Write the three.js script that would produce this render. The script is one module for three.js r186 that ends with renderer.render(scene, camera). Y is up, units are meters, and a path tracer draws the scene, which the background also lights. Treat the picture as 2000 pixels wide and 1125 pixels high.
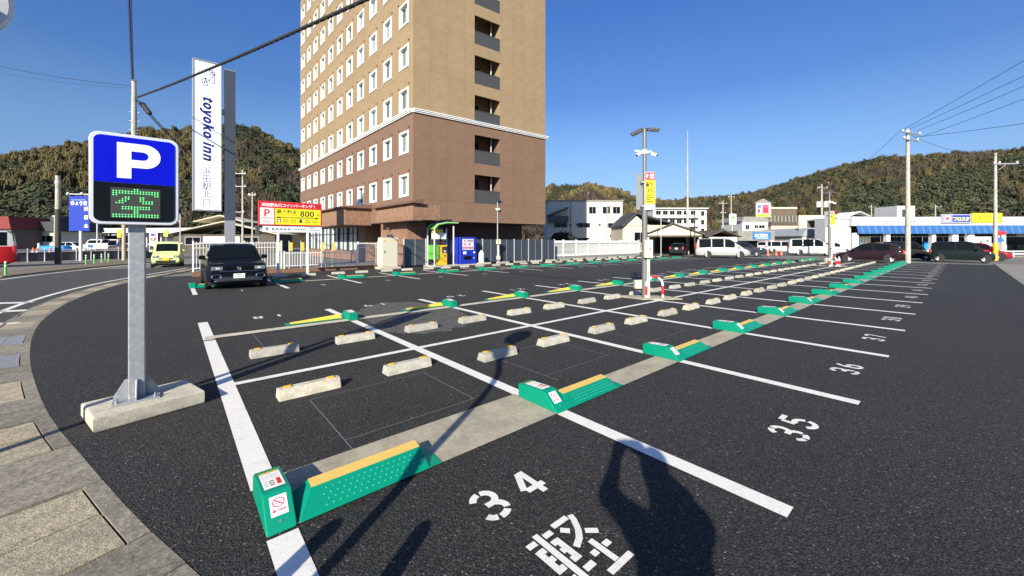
import * as THREE from 'three';
import { mergeGeometries } from 'three/addons/utils/BufferGeometryUtils.js';
import { RoundedBoxGeometry } from 'three/addons/geometries/RoundedBoxGeometry.js';
import { ImprovedNoise } from 'three/addons/math/ImprovedNoise.js';
import { MarchingCubes } from 'three/addons/objects/MarchingCubes.js';

// ---------------------------------------------------------------- camera, sky, sun, exposure
const F = 764, HY = 470.5, EYE = 1.69;                    // focal length and horizon row of the 2000 x 1125 frame, eye height in metres
const scene = new THREE.Scene();
const camera = new THREE.PerspectiveCamera(2 * Math.atan(654.5 / F) * 180 / Math.PI, 2000 / 1309, 0.05, 3000);
camera.position.set(0, EYE, 0);
camera.setViewOffset(2000, 1309, 0, 184, 2000, 1125);      // level camera, the frame is the lower part of a taller picture
scene.add(camera);
const renderer = new THREE.WebGLRenderer({ antialias: true });
renderer.toneMapping = THREE.LinearToneMapping;
renderer.toneMappingExposure = 1.7;
renderer.shadowMap.enabled = true;

const SUN_AZ = 195.8 * Math.PI / 180, SUN_TAN = 0.487;      // the sun stands behind and a little left of the camera
const sunDir = new THREE.Vector3(Math.sin(SUN_AZ), SUN_TAN, -Math.cos(SUN_AZ)).normalize();
const sun = new THREE.DirectionalLight(new THREE.Color().setRGB(1, 0.93, 0.79), 5.0);
sun.position.copy(sunDir).multiplyScalar(120);
sun.castShadow = true;
sun.shadow.mapSize.set(4096, 4096);
Object.assign(sun.shadow.camera, { left: -70, right: 90, top: 70, bottom: -70, near: 1, far: 400 });
sun.shadow.radius = 1;
scene.add(sun, sun.target);
{
  const W = 1024, H = 512, d = new Float32Array(W * H * 4), mix = (a, b, t) => a + (b - a) * t;
  // clear winter air by height (sine of the elevation), as radiance before exposure, times Rayleigh's phase
  const air = [[0, 0.27, 0.42, 0.62], [0.1, 0.215, 0.365, 0.60], [0.208, 0.150, 0.301, 0.567], [0.332, 0.080, 0.195, 0.48], [0.494, 0.050, 0.1435, 0.43], [1, 0.030, 0.090, 0.30]];
  for (let r = 0; r < H; r++) {
    const up = ((r + 0.5) / H - 0.5) * Math.PI, e = Math.max(0, Math.sin(up)); let i = 0; while (i < 4 && air[i + 1][0] < e) i++;
    const f = (e - air[i][0]) / (air[i + 1][0] - air[i][0]);
    for (let c = 0; c < W; c++) {
      const a = ((c + 0.5) / W - 0.5) * 2 * Math.PI, x = Math.cos(a) * Math.cos(up), z = Math.sin(a) * Math.cos(up), y = Math.sin(up);
      const cs = x * sunDir.x + y * sunDir.y + z * sunDir.z, glow = Math.pow(Math.max(0, cs), 6) * 0.25 + Math.pow(Math.max(0, cs), 40) * 1.0;
      for (let k = 0; k < 3; k++) d[(r * W + c) * 4 + k] = y < 0 ? 0.08 : (mix(air[i][k + 1], air[i + 1][k + 1], f) * (1 + cs * cs) * 1.1 + glow * [0.95, 0.92, 0.86][k]) / 1.7;
      d[(r * W + c) * 4 + 3] = 1;
    }
  }
  const t = new THREE.DataTexture(d, W, H, THREE.RGBAFormat, THREE.FloatType);
  t.mapping = THREE.EquirectangularReflectionMapping; t.magFilter = THREE.LinearFilter; t.needsUpdate = true;
  scene.background = t; scene.environment = t;
}

// ---------------------------------------------------------------- helpers
let seed = 20240117;
const rnd = () => { seed = (seed + 0x6d2b79f5) | 0; let t = Math.imul(seed ^ (seed >>> 15), 1 | seed); t = (t + Math.imul(t ^ (t >>> 7), 61 | t)) ^ t; return ((t ^ (t >>> 14)) >>> 0) / 4294967296; };
const rr = (a, b) => a + (b - a) * rnd();
const PI = Math.PI, R = (deg) => deg * PI / 180;
const V3 = (x, y, z) => new THREE.Vector3(x, y, z);
const perlin = new ImprovedNoise(), noise = (x, y, z = 0.5) => perlin.noise(x, y, z);
const AZ = R(49.0), SA = Math.sin(AZ), CA = Math.cos(AZ), LOT = R(90) - AZ;    // the rows of bays run 49 degrees right of the view
const L = (u, v, y = 0) => V3(u * SA - v * CA, y, -(u * CA + v * SA));         // u along the rows, v across them
const at = (px, py, Z) => V3((px - 1000) / F * Z, EYE + (HY - py) / F * Z, -Z);
const gp = (px, py, h = 0) => { const Z = F * (EYE - h) / (py - HY); return V3((px - 1000) / F * Z, h, -Z); };
const toUV = (p) => [p.x * SA - p.z * CA, -p.x * CA - p.z * SA];

const taken = new Map();
function numbered(n) { const k = taken.get(n) || 0; taken.set(n, k + 1); return k ? n + '_' + String(k).padStart(3, '0') : n; }
function tag(o, label, category, group) { o.userData.label = label; o.userData.category = category; if (group) o.userData.group = group; return o; }
function thing(name, label, category, pos = V3(0, 0, 0), turn = 0, group) {
  const o = new THREE.Group(); o.name = numbered(name); o.position.copy(pos); o.rotation.y = turn; scene.add(o);
  return tag(o, label, category, group);
}
function planarUV(g) {            // texture coordinates in metres from the face's main direction
  const p = g.attributes.position, n = p.count, uv = new Float32Array(n * 2), a = V3(), b = V3(), c = V3(), e = V3(), f = V3();
  for (let i = 0; i < n; i += 3) {
    a.fromBufferAttribute(p, i); b.fromBufferAttribute(p, i + 1); c.fromBufferAttribute(p, i + 2);
    e.subVectors(b, a); f.subVectors(c, a); e.cross(f);
    const ax = Math.abs(e.x), ay = Math.abs(e.y), az = Math.abs(e.z);
    [a, b, c].forEach((q, k) => { const s = ay >= ax && ay >= az ? [q.x, q.z] : ax >= az ? [q.z, q.y] : [q.x, q.y]; uv[(i + k) * 2] = s[0]; uv[(i + k) * 2 + 1] = s[1]; });
  }
  g.setAttribute('uv', new THREE.BufferAttribute(uv, 2));
}
function join(geos, keepUV) {
  const list = (Array.isArray(geos) ? geos : [geos]).map((g) => {
    const q = g.index ? g.toNonIndexed() : g.clone();
    for (const k of Object.keys(q.attributes)) if (!['position', 'normal', 'uv', 'color'].includes(k)) q.deleteAttribute(k);
    if (!keepUV || !q.attributes.uv) planarUV(q);
    return q;
  });
  return list.length === 1 ? list[0] : mergeGeometries(list);
}
function part(name, geos, mat, parent, keepUV) {
  const m = new THREE.Mesh(geos.isBufferGeometry && geos.userData.ready ? geos : join(geos, keepUV), mat);
  m.name = parent ? name : numbered(name); (parent || scene).add(m); return m;
}
const ready = (geos, keepUV) => { const g = join(geos, keepUV); g.userData.ready = true; return g; };
function solo(name, geos, mat, label, category, group, pos, turn) { const m = part(name, geos, mat); if (pos) m.position.copy(pos); if (turn) m.rotation.y = turn; return tag(m, label, category, group); }
function structure(name, geos, mat, keepUV) { const m = part(name, geos, mat, null, keepUV); m.userData.kind = 'structure'; return m; }
// shapes
const bx = (w, h, d, x = 0, y = 0, z = 0) => new THREE.BoxGeometry(w, h, d).translate(x, y, z);
const rb = (w, h, d, x = 0, y = 0, z = 0, r = 0.01, s = 2) => new RoundedBoxGeometry(w, h, d, s, Math.min(r, w / 2.01, h / 2.01, d / 2.01)).translate(x, y, z);
const cy = (r1, r2, h, x = 0, y = 0, z = 0, s = 16) => new THREE.CylinderGeometry(r1, r2, h, s).translate(x, y, z);
const cyz = (r, h, x = 0, y = 0, z = 0, s = 20) => new THREE.CylinderGeometry(r, r, h, s).rotateX(PI / 2).translate(x, y, z);
const tube = (pts, r, seg = 24, rs = 8) => new THREE.TubeGeometry(new THREE.CatmullRomCurve3(pts), seg, r, rs);
function bar(a, b, r, s = 8) { const d = b.clone().sub(a), g = new THREE.CylinderGeometry(r, r, d.length(), s); g.applyQuaternion(new THREE.Quaternion().setFromUnitVectors(V3(0, 1, 0), d.normalize())); const m = a.clone().add(b).multiplyScalar(0.5); return g.translate(m.x, m.y, m.z); }
function poly(pts) { const s = new THREE.Shape(); pts.forEach((p, i) => i ? s.lineTo(p[0], p[1]) : s.moveTo(p[0], p[1])); s.closePath(); return s; }
function prism(pts, depth, bevel = 0, holes = []) {   // outline in x, y; centred along z
  const s = Array.isArray(pts) ? poly(pts) : pts; holes.forEach((h) => s.holes.push(poly(h)));
  return new THREE.ExtrudeGeometry(s, { depth: depth - 2 * bevel, bevelEnabled: bevel > 0, bevelThickness: bevel, bevelSize: bevel, bevelOffset: -bevel, bevelSegments: 2, curveSegments: 12 }).translate(0, 0, -depth / 2 + bevel);
}
function roundedShape(w, h, r) { const s = new THREE.Shape(), x = -w / 2, y = -h / 2; s.moveTo(x + r, y); s.lineTo(x + w - r, y); s.absarc(x + w - r, y + r, r, -PI / 2, 0); s.lineTo(x + w, y + h - r); s.absarc(x + w - r, y + h - r, r, 0, PI / 2); s.lineTo(x + r, y + h); s.absarc(x + r, y + h - r, r, PI / 2, PI); s.lineTo(x, y + r); s.absarc(x + r, y + r, r, PI, PI * 1.5); return s; }
const sheet = (w, h, x = 0, y = 0, z = 0) => new THREE.PlaneGeometry(w, h).translate(x, y, z);
function loft(rings, caps = true) {   // rings of equal length, closed
  const n = rings[0].length, pos = [], tri = (a, b, c) => pos.push(...a, ...b, ...c);
  for (let i = 0; i + 1 < rings.length; i++) for (let k = 0; k < n; k++) { const a = rings[i][k], b = rings[i][(k + 1) % n], c = rings[i + 1][(k + 1) % n], d = rings[i + 1][k]; tri(a, b, c); tri(a, c, d); }
  if (caps) for (const [ring, f] of [[rings[0], 1], [rings[rings.length - 1], 0]]) { const m = [0, 1, 2].map((j) => ring.reduce((s, p) => s + p[j], 0) / n); for (let k = 0; k < n; k++) f ? tri(ring[(k + 1) % n], ring[k], m) : tri(ring[k], ring[(k + 1) % n], m); }
  const g = new THREE.BufferGeometry(); g.setAttribute('position', new THREE.Float32BufferAttribute(pos, 3)); g.computeVertexNormals(); return g;
}
function smooth(g, deg = 35) {        // shared normals where faces meet at less than deg
  const q = g.index ? g.toNonIndexed() : g, p = q.attributes.position, n = p.count, key = (i) => p.getX(i).toFixed(3) + ',' + p.getY(i).toFixed(3) + ',' + p.getZ(i).toFixed(3);
  const fn = [], m = new Map(), a = V3(), b = V3(), c = V3();
  for (let i = 0; i < n; i += 3) { a.fromBufferAttribute(p, i); b.fromBufferAttribute(p, i + 1).sub(a); c.fromBufferAttribute(p, i + 2).sub(a); const f = b.clone().cross(c); fn.push(f); for (let k = 0; k < 3; k++) { const s = key(i + k); if (!m.has(s)) m.set(s, []); m.get(s).push(f); } }
  const out = new Float32Array(n * 3), lim = Math.cos(R(deg));
  for (let i = 0; i < n; i++) { const f = fn[Math.floor(i / 3)], fl = f.length() || 1, s = V3(); for (const o of m.get(key(i))) { const ol = o.length(); if (ol > 1e-12 && o.dot(f) / ol / fl > lim) s.add(o); } s.normalize(); out.set([s.x, s.y, s.z], i * 3); }
  q.setAttribute('normal', new THREE.BufferAttribute(out, 3)); return q;
}
// flat painted strokes lying on the ground: lists of points in x (along u) and y (along v)
function strokes(paths, w, y = 0) {
  const pos = [];
  for (const path of paths) {
    y += 0.0004; const n = path.length, lft = [], rgt = [];
    for (let i = 0; i < n; i++) {
      const p = path[i], a = path[Math.max(0, i - 1)], b = path[Math.min(n - 1, i + 1)];
      let d1 = [p[0] - a[0], p[1] - a[1]], d2 = [b[0] - p[0], b[1] - p[1]]; const l1 = Math.hypot(...d1), l2 = Math.hypot(...d2);
      if (!l1) d1 = d2; if (!l2) d2 = d1; const u1 = [d1[0] / (l1 || l2), d1[1] / (l1 || l2)], u2 = [d2[0] / (l2 || l1), d2[1] / (l2 || l1)];
      let nx = -(u1[1] + u2[1]), ny = u1[0] + u2[0]; const l = Math.hypot(nx, ny) || 1; nx /= l; ny /= l; const k = w / 2 / Math.max(0.45, nx * -u1[1] + ny * u1[0]);
      lft.push([p[0] + nx * k, p[1] + ny * k]); rgt.push([p[0] - nx * k, p[1] - ny * k]);
    }
    for (let i = 0; i + 1 < n; i++) { const A = lft[i], B = rgt[i], C = rgt[i + 1], D = lft[i + 1]; for (const q of [A, B, C, A, C, D]) pos.push(q[0], y, -q[1]); }
  }
  const g = new THREE.BufferGeometry(); g.setAttribute('position', new THREE.Float32BufferAttribute(pos, 3)); g.computeVertexNormals(); return g;
}
// letters that the fonts lack, as strokes on a 10 x 10 field, y up
const KANA = {
  '軽': '0.6 8.9,4.9 8.9|1.1 7.4,4.4 7.4,4.4 4.3,1.1 4.3,1.1 7.4|1.1 5.9,4.4 5.9|0.3 2.5,5.1 2.5|2.75 9.9,2.75 0|5.6 9.3,9.1 9.3,8 7.2,5.4 5.3|6 8.2,7.6 6.4,9.9 5.1|5.9 3.2,9.4 3.2|7.6 4.8,7.6 .5|5.3 .5,9.9 .5',
  'KG': '2.75 9.9,2.75 0|.5 8.9,2 8.9|3.5 8.9,5 8.9|1.1 7.8,1.1 3.9|4.4 7.8,4.4 3.9|1.1 7.4,2.05 7.4|3.45 7.4,4.4 7.4|1.1 5.9,2.05 5.9|3.45 5.9,4.4 5.9|1.1 4.3,2.05 4.3|3.45 4.3,4.4 4.3|.2 2.5,2 2.5|3.5 2.5,5.2 2.5|5.6 9.3,8.6 9.3|9.3 9.3,9 8.4,8 6.9,6.9 5.9,5.4 5.2|6 8.3,6.9 7.4|8.5 6.2,9.9 5.1|5.9 3.2,6.9 3.2|8.3 3.2,9.5 3.2|7.6 4.8,7.6 .9|5.3 .4,9.9 .4',
  '浜': '1 9,2.2 8.2|.5 6.2,1.7 5.4|.6 .5,2.4 3.6|8.8 9.6,4.5 8.6,4.5 3.6|4.5 6.4,9.2 6.4|7.2 6.4,7.2 3.6|3.2 3.6,9.9 3.6|5.2 2.8,3.4 .4|7.6 2.8,9.6 .4',
  '田': '1 1,1 9,9 9,9 1,1 1|1 5,9 5|5 1,5 9', '口': '1.5 1,1.5 8.6,8.5 8.6,8.5 1,1.5 1',
  '駅': '1 9.4,1 4|1 9.4,4.8 9.4|1 7.6,4.5 7.6|1 5.8,4.5 5.8|2.8 9.4,2.8 4|1 4,5 4,4.7 .6,3.8 .7|.9 2.8,.4 1|2 2.6,2.1 1.2|3 2.6,3.3 1.4|6 9.4,9.4 9.4,9.4 6,6 6|6 9.4,6 5,5.2 .4|7.4 6,9.9 .4',
  '北': '3.6 9,3.6 .6|.6 6.4,3.6 6.4|.4 1.6,3.6 3|6.2 9.2,6.2 1.2,9.4 1.2,9.6 2.8|6.2 5.2,9 6.8',
  'コ': '1.5 8.4,8.5 8.4,8.5 1.6|1.2 1.6,8.5 1.6', 'イ': '8.5 9,5.2 6.6,1.5 4.8|5.2 6.6,5.2 .5', 'ン': '1.5 8.5,3.6 7|1.4 1.2,5 2.4,8.8 7', 'パ': '3.2 7.5,1 1.5|6 7.5,8.8 1.5|8.4 9.4,9.4 9.4,9.4 8.4,8.4 8.4,8.4 9.4',
  'ー': '1 5,9 5', 'キ': '1 7,8.8 7.8|.8 3.8,9.2 4.6|4.2 9.5,5.8 .4', 'グ': '3.2 9.2,1 5|3 7.6,8 7.6,7 3.4,3.6 .6|8 9.8,8.6 8.6|9.2 9.8,9.8 8.6', '！': '5 9.4,5 3.4|5 1.4,5 .6',
  '最': '2.2 9.6,7.8 9.6,7.8 5.9,2.2 5.9,2.2 9.6|2.2 7.7,7.8 7.7|.4 4.9,9.6 4.9|1.6 4.9,1.6 .8|4.2 4.9,4.2 0|1.6 3.6,4.2 3.6|1.6 2.2,4.2 2.2|.4 .8,4.8 1.4|5.4 3.8,9 3.8,7.4 1.6,5 .3|5.8 3,9.6 .3',
  '大': '.6 6.4,9.4 6.4|5 9.6,4.6 5,.8 .4|5.2 6,9.4 .4', '料': '.5 5.6,5 5.6|2.7 9.6,2.7 .4|1 9,1.7 7|4.5 9,3.8 7|2.6 5.4,.5 1.6|2.8 5.2,4.9 2.6|6 8.6,7.2 7.6|5.8 6.2,7 5.2|5.4 3.2,9.9 4|8.4 9.6,8.4 .2',
  '金': '5 9.8,.6 5.8|5 9.8,9.4 5.8|3 6,7 6|1.4 3.8,8.6 3.8|5 6,5 .6|.6 .5,9.4 .5|2.4 2.8,3.2 1.4|7.6 2.8,6.8 1.4', '円': '1.2 0,1.2 9,8.8 9,8.8 .4,7.6 .4|5 9,5 4.8|1.2 4.8,8.8 4.8',
  'フ': '1 8.6,8.8 8.6,7.8 4.4,3.4 .6', 'ロ': '1.5 1.4,1.5 8.4,8.5 8.4,8.5 1.4,1.5 1.4', 'ス': '1.6 8.6,7.8 8.6,5 4.2,.9 1|5 4.2,9 1', 'モ': '1.4 8.6,8.4 8.6|.8 5.2,9.2 5.2|4.4 8.6,4.4 1.2,8.8 1.2', 'タ': '4 9.6,1 5|3.6 8,8.4 8,6.6 3.4,2.4 .4|3.4 5,7 3.2', '○': '5 8.6,7.6 7.6,8.6 5,7.6 2.4,5 1.4,2.4 2.4,1.4 5,2.4 7.6,5 8.6',
  'は': '1.6 9,1.3 5,1.6 .8|4 6.8,9.2 6.8|7 9.2,7 1.6,5 1,4.4 2.2,6 3,9.4 1', 'ま': '1.4 8,8.6 8|1.8 5.6,8.2 5.6|5 9.6,5 1.6,3 .8,2 2,4 2.8,8.4 1', 'ち': '1.2 7.8,8.6 7.8|4.6 9.6,3 5,6.4 5.4,8.4 3.6,7 1.4,3.4 .6', 'う': '3.4 9.2,6.6 8.6|2 6,5.6 6.8,7.8 5.4,7 2.6,4 .4', 'ひ': '.8 7.6,3.6 8,2 4,3.2 1.4,6 1.4,7.2 4.6,6.8 8.4,9.4 4.6', 'ょ': '5.2 7.6,5.2 2,3.6 1.4,2.8 2.6,4.4 3.2,7.6 1.6|5.2 5.2,7.4 5.4',
};
for (const k in KANA) KANA[k] = KANA[k].split('|').map((s) => s.split(',').map((p) => p.trim().split(/\s+/).map(Number)));
function canvasOf(w, h, draw) {
  const c = document.createElement('canvas'); c.width = w; c.height = h; const x = c.getContext('2d'); draw(x, w, h);
  const t = new THREE.CanvasTexture(c); t.colorSpace = THREE.SRGBColorSpace; return t;
}
function kana(x, text, px, py, size, lw, color) {      // top left corner px, py
  x.strokeStyle = color; x.lineWidth = lw; x.lineCap = 'square'; x.lineJoin = 'miter';
  [...text].forEach((ch, i) => { for (const s of KANA[ch] || []) { x.beginPath(); s.forEach((p, k) => { const X = px + size * (i * 1.06 + p[0] / 10), Y = py + size * (1 - p[1] / 10); k ? x.lineTo(X, Y) : x.moveTo(X, Y); }); x.stroke(); } });
}
// ---------------------------------------------------------------- materials
function grain(size, f, opt = {}) {   // tileable tone map from layered noise; f(x, y, n) -> [r, g, b] sRGB 0..255
  const d = new Uint8Array(size * size * 4), T = PI * 2;
  for (let y = 0; y < size; y++) for (let x = 0; x < size; x++) {
    const X = x / size, Y = y / size, c = f(X, Y, (k, s = 0) => { const q = (i, j) => perlin.noise((X - i) * k + s * 17.3 + 40, (Y - j) * k + s * 31.7 + 60, s + 0.37), A = (1 - X) * (1 - Y), B = X * (1 - Y), C = (1 - X) * Y, D = X * Y; return (A * q(0, 0) + B * q(1, 0) + C * q(0, 1) + D * q(1, 1)) / Math.sqrt(A * A + B * B + C * C + D * D); });
    const i = (y * size + x) * 4; d[i] = c[0]; d[i + 1] = c[1]; d[i + 2] = c[2]; d[i + 3] = 255;
  }
  const t = new THREE.DataTexture(d, size, size); t.wrapS = t.wrapT = THREE.RepeatWrapping; t.magFilter = THREE.LinearFilter; t.minFilter = THREE.LinearMipmapLinearFilter; t.generateMipmaps = true;
  if (!opt.data) t.colorSpace = THREE.SRGBColorSpace; t.needsUpdate = true; return t;
}
const rep = (t, k) => { const c = t.clone(); c.repeat.set(k, k); c.needsUpdate = true; return c; };
const col = (r, g, b) => new THREE.Color().setRGB(r, g, b);
function mat(r, g, b, rough = 0.8, extra = {}) { return new THREE.MeshStandardMaterial({ color: col(r, g, b), roughness: rough, metalness: 0, ...extra }); }
const phys = (r, g, b, rough, extra = {}) => new THREE.MeshPhysicalMaterial({ color: col(r, g, b), roughness: rough, metalness: 0, ...extra });
// stones of an asphalt surface: tone and height
function asphalt(size, count, rmin, rmax, base, spread, pale) {
  const tone = new Float32Array(size * size).fill(base * 0.22), hgt = new Float32Array(size * size).fill(0.1);
  for (let i = 0; i < count; i++) {
    const cx = rnd() * size, cz = rnd() * size, r = rr(rmin, rmax), q = rnd(), v = base + (rnd() - 0.5) * spread + (q < pale ? rr(0.05, 0.17) : 0), hh = rr(0.4, 1), ex = rr(0.7, 1.3);
    for (let y = Math.floor(cz - r); y <= cz + r; y++) for (let x = Math.floor(cx - r * 1.3); x <= cx + r * 1.3; x++) {
      const e = ((x - cx) / r / ex) ** 2 + ((y - cz) / r * ex) ** 2; if (e > 1) continue;
      const k = ((y + size) % size) * size + ((x + size) % size), hv = hh * Math.sqrt(1 - e * 0.8); if (hv > hgt[k]) { hgt[k] = hv; tone[k] = v; }
    }
  }
  const enc = (v) => 255 * (v <= 0.0031308 ? v * 12.92 : 1.055 * v ** (1 / 2.4) - 0.055), a = new Uint8Array(size * size * 4), b = new Uint8Array(size * size * 4);
  for (let i = 0; i < size * size; i++) { const v = Math.max(0.004, tone[i]); a.set([enc(v), enc(v * 0.99), enc(v * 0.95), 255], i * 4); const h = hgt[i] * 255; b.set([h, h, h, 255], i * 4); }
  return [a, b].map((d, k) => { const t = new THREE.DataTexture(d, size, size); t.wrapS = t.wrapT = THREE.RepeatWrapping; t.magFilter = THREE.LinearFilter; t.minFilter = THREE.LinearMipmapLinearFilter; t.generateMipmaps = true; if (!k) t.colorSpace = THREE.SRGBColorSpace; t.needsUpdate = true; return t; });
}
const [aspTone, aspBump] = asphalt(1024, 60000, 1.3, 3.3, 0.028, 0.040, 0.025);
const [roadTone] = asphalt(512, 17000, 1.2, 3.4, 0.062, 0.04, 0.02), [dustTone] = asphalt(512, 17000, 1.2, 3.4, 0.095, 0.05, 0.03);
const concTone = grain(512, (x, y, n) => { const v = 228 + 22 * n(6) + 18 * n(22, 3) + 16 * n(70, 9) + 10 * (rnd() - 0.5); return [v, v * 0.985, v * 0.95]; });
const concBump = grain(512, (x, y, n) => { const v = 128 + 60 * n(40, 5) + 50 * n(120, 2); return [v, v, v]; }, { data: true });
const roughTone = grain(512, (x, y, n) => { const p = n(34, 4) + 0.6 * n(90, 8), v = 205 + 44 * p + 24 * n(7, 1); return [v, v * 0.98, v * 0.93]; });
const wearTone = grain(512, (x, y, n) => { const s = n(9, 7) + 0.7 * n(40, 2), v = 244 - 16 * Math.max(0, s) - 22 * Math.max(0, n(110, 4)) - 14 * rnd(); return [v, v, v * 0.99]; });
const galvTone = grain(256, (x, y, n) => { const v = 222 + 16 * n(9, 2) + 14 * n(30, 6) + 8 * (rnd() - 0.5); return [v, v, v]; });
const siding = grain(512, (x, y, n) => { const v = 232 + 10 * n(5) + 9 * n(30, 3) + 10 * n(100, 5); return [v, v, v]; });
const M = {
  lot: mat(1, 1, 1, 0.9, { map: aspTone, bumpMap: aspBump, bumpScale: 0.006, vertexColors: true }),
  road: mat(1, 0.98, 0.93, 0.92, { map: roadTone, bumpMap: aspBump, bumpScale: 0.003 }),
  oldGround: mat(0.20, 0.195, 0.18, 0.95, { map: rep(concTone, 0.35) }),
  paint: mat(0.84, 0.81, 0.74, 0.8, { map: rep(wearTone, 0.8) }),
  stone: mat(0.62, 0.585, 0.48, 0.92, { map: rep(concTone, 1.2), bumpMap: rep(concBump, 2), bumpScale: 0.0025 }),
  strip: mat(0.43, 0.395, 0.305, 0.92, { map: rep(concTone, 0.8), bumpMap: rep(concBump, 2), bumpScale: 0.001 }),
  gutter: mat(0.33, 0.31, 0.26, 0.95, { map: rep(roughTone, 1.3), bumpMap: rep(concBump, 3), bumpScale: 0.003 }),
  lid: mat(0.55, 0.49, 0.37, 0.95, { map: rep(roughTone, 1.6), bumpMap: rep(concBump, 3), bumpScale: 0.006 }),
  kerb: mat(0.34, 0.33, 0.29, 0.95, { map: rep(roughTone, 1) }),
  saw: mat(0.15, 0.15, 0.145, 0.95), dust: mat(1, 0.98, 0.93, 0.95, { map: dustTone, bumpMap: aspBump, bumpScale: 0.003 }),
  green: phys(0.0, 0.225, 0.135, 0.5, { specularIntensity: 0.5 }), greenWorn: mat(0.06, 0.36, 0.26, 0.4), greenDark: mat(0.0, 0.2, 0.15, 0.5),
  yellow: mat(0.80, 0.535, 0.13, 0.7, { map: rep(wearTone, 3) }), yellowEdge: mat(0.80, 0.56, 0.06, 0.6), yellowPaint: mat(0.78, 0.52, 0.02, 0.5), reflector: mat(0.75, 0.42, 0.02, 0.4),
  galv: mat(0.50, 0.52, 0.54, 0.5, { metalness: 0.55, map: rep(galvTone, 3) }), steel: mat(0.42, 0.43, 0.44, 0.42, { metalness: 0.8 }),
  white: mat(0.78, 0.78, 0.76, 0.5), whiteWall: mat(0.72, 0.72, 0.69, 0.85, { map: rep(siding, 0.4) }), cream: mat(0.70, 0.64, 0.48, 0.85, { map: rep(siding, 0.4) }), pale: mat(0.62, 0.63, 0.62, 0.9, { map: rep(siding, 0.4) }),
  signBlue: phys(0.0, 0.004, 0.48, 0.4, { specularIntensity: 0.35 }), black: phys(0.005, 0.005, 0.006, 0.12, { specularIntensity: 0.45 }), rubber: mat(0.02, 0.02, 0.02, 0.8), dark: mat(0.03, 0.03, 0.035, 0.6), charcoal: mat(0.06, 0.065, 0.075, 0.6),
  led: mat(0.1, 0.5, 0.15, 0.5, { emissive: col(0.10, 0.75, 0.20), emissiveIntensity: 0.8 }), ledBoard: mat(0.03, 0.032, 0.03, 0.6),
  red: mat(0.62, 0.025, 0.03, 0.45), orange: mat(0.75, 0.14, 0.06, 0.6), navy: mat(0.045, 0.055, 0.075, 0.5), pole: mat(0.50, 0.49, 0.45, 0.85, { map: rep(concTone, 0.7) }), cable: mat(0.02, 0.02, 0.022, 0.7),
  tan: mat(0.345, 0.247, 0.138, 0.9, { map: rep(siding, 0.45) }), brown: mat(0.228, 0.136, 0.088, 0.9, { map: rep(siding, 0.45) }), tile: mat(0.40, 0.24, 0.165, 0.85, { map: rep(roughTone, 0.6) }), cap: mat(0.16, 0.085, 0.06, 0.8),
  pane: phys(0.045, 0.075, 0.08, 0.06), lampGlass: phys(0.16, 0.17, 0.18, 0.1, { clearcoat: 1 }), greyPole: mat(0.17, 0.17, 0.17, 0.5, { metalness: 0.3 }), curtain: mat(0.52, 0.56, 0.55, 0.35), glass: phys(0.006, 0.008, 0.009, 0.05, { specularIntensity: 0.3 }),
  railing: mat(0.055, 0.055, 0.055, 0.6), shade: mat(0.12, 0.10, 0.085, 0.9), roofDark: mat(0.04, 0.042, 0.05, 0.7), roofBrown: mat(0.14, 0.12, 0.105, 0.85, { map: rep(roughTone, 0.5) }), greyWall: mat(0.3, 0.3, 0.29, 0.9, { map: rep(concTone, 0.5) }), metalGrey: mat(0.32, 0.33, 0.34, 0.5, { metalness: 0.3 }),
  beige: mat(0.58, 0.55, 0.43, 0.6), vendBlue: phys(0.02, 0.04, 0.42, 0.35), payGreen: mat(0.10, 0.42, 0.04, 0.5), brick: mat(0.34, 0.19, 0.13, 0.9, { map: rep(roughTone, 1.5) }), tarp: mat(0.03, 0.26, 0.7, 0.6), awning: mat(0.022, 0.10, 0.28, 0.7), awningPale: mat(0.04, 0.14, 0.34, 0.7), pink: mat(0.62, 0.4, 0.32, 0.9), bark: mat(0.08, 0.06, 0.045, 0.95), cloth: mat(0.02, 0.022, 0.03, 0.9), skin: mat(0.5, 0.3, 0.2, 0.6), chrome: mat(0.7, 0.7, 0.7, 0.15, { metalness: 1 }), tanCloth: mat(0.4, 0.3, 0.2, 0.9),
};
const printed = (tex, rough = 0.5) => new THREE.MeshStandardMaterial({ map: tex, roughness: rough });
const ORD = ['first', 'second', 'third', 'fourth', 'fifth', 'sixth', 'seventh', 'eighth', 'ninth', 'tenth', 'eleventh', 'twelfth', 'thirteenth', 'fourteenth', 'fifteenth', 'sixteenth', 'seventeenth', 'eighteenth', 'nineteenth', 'twentieth'];
// ---------------------------------------------------------------- ground, road, lot
{
  const g = new THREE.PlaneGeometry(1600, 1600).rotateX(-PI / 2).translate(0, -0.05, -300);
  structure('ground', g, M.oldGround);
}
const GUT = [[2.4, -2.2], [1.35, -0.6], [0.62, 1.0], [0.12, 2.5], [-0.14, 3.25], [-0.56, 4.64], [-0.79, 5.42], [-1.06, 6.5], [-1.52, 8.7], [-1.9, 11.1], [-2.1, 13.2], [-2.1, 16.9], [-1.4, 22.0], [0.85, 29.2], [2.4, 33.6]].map(([u, v]) => V3(u, 0, v));
const gutCurve = new THREE.CatmullRomCurve3(GUT, false, 'centripetal');
const gutPts = gutCurve.getSpacedPoints(400);
const gutU = (v) => { for (let i = 0; i + 1 < gutPts.length; i++) if (gutPts[i].z <= v && gutPts[i + 1].z >= v) { const t = (v - gutPts[i].z) / (gutPts[i + 1].z - gutPts[i].z || 1); return gutPts[i].x + (gutPts[i + 1].x - gutPts[i].x) * t; } return gutPts[v < 0 ? 0 : 400].x; };
let lot;
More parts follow.
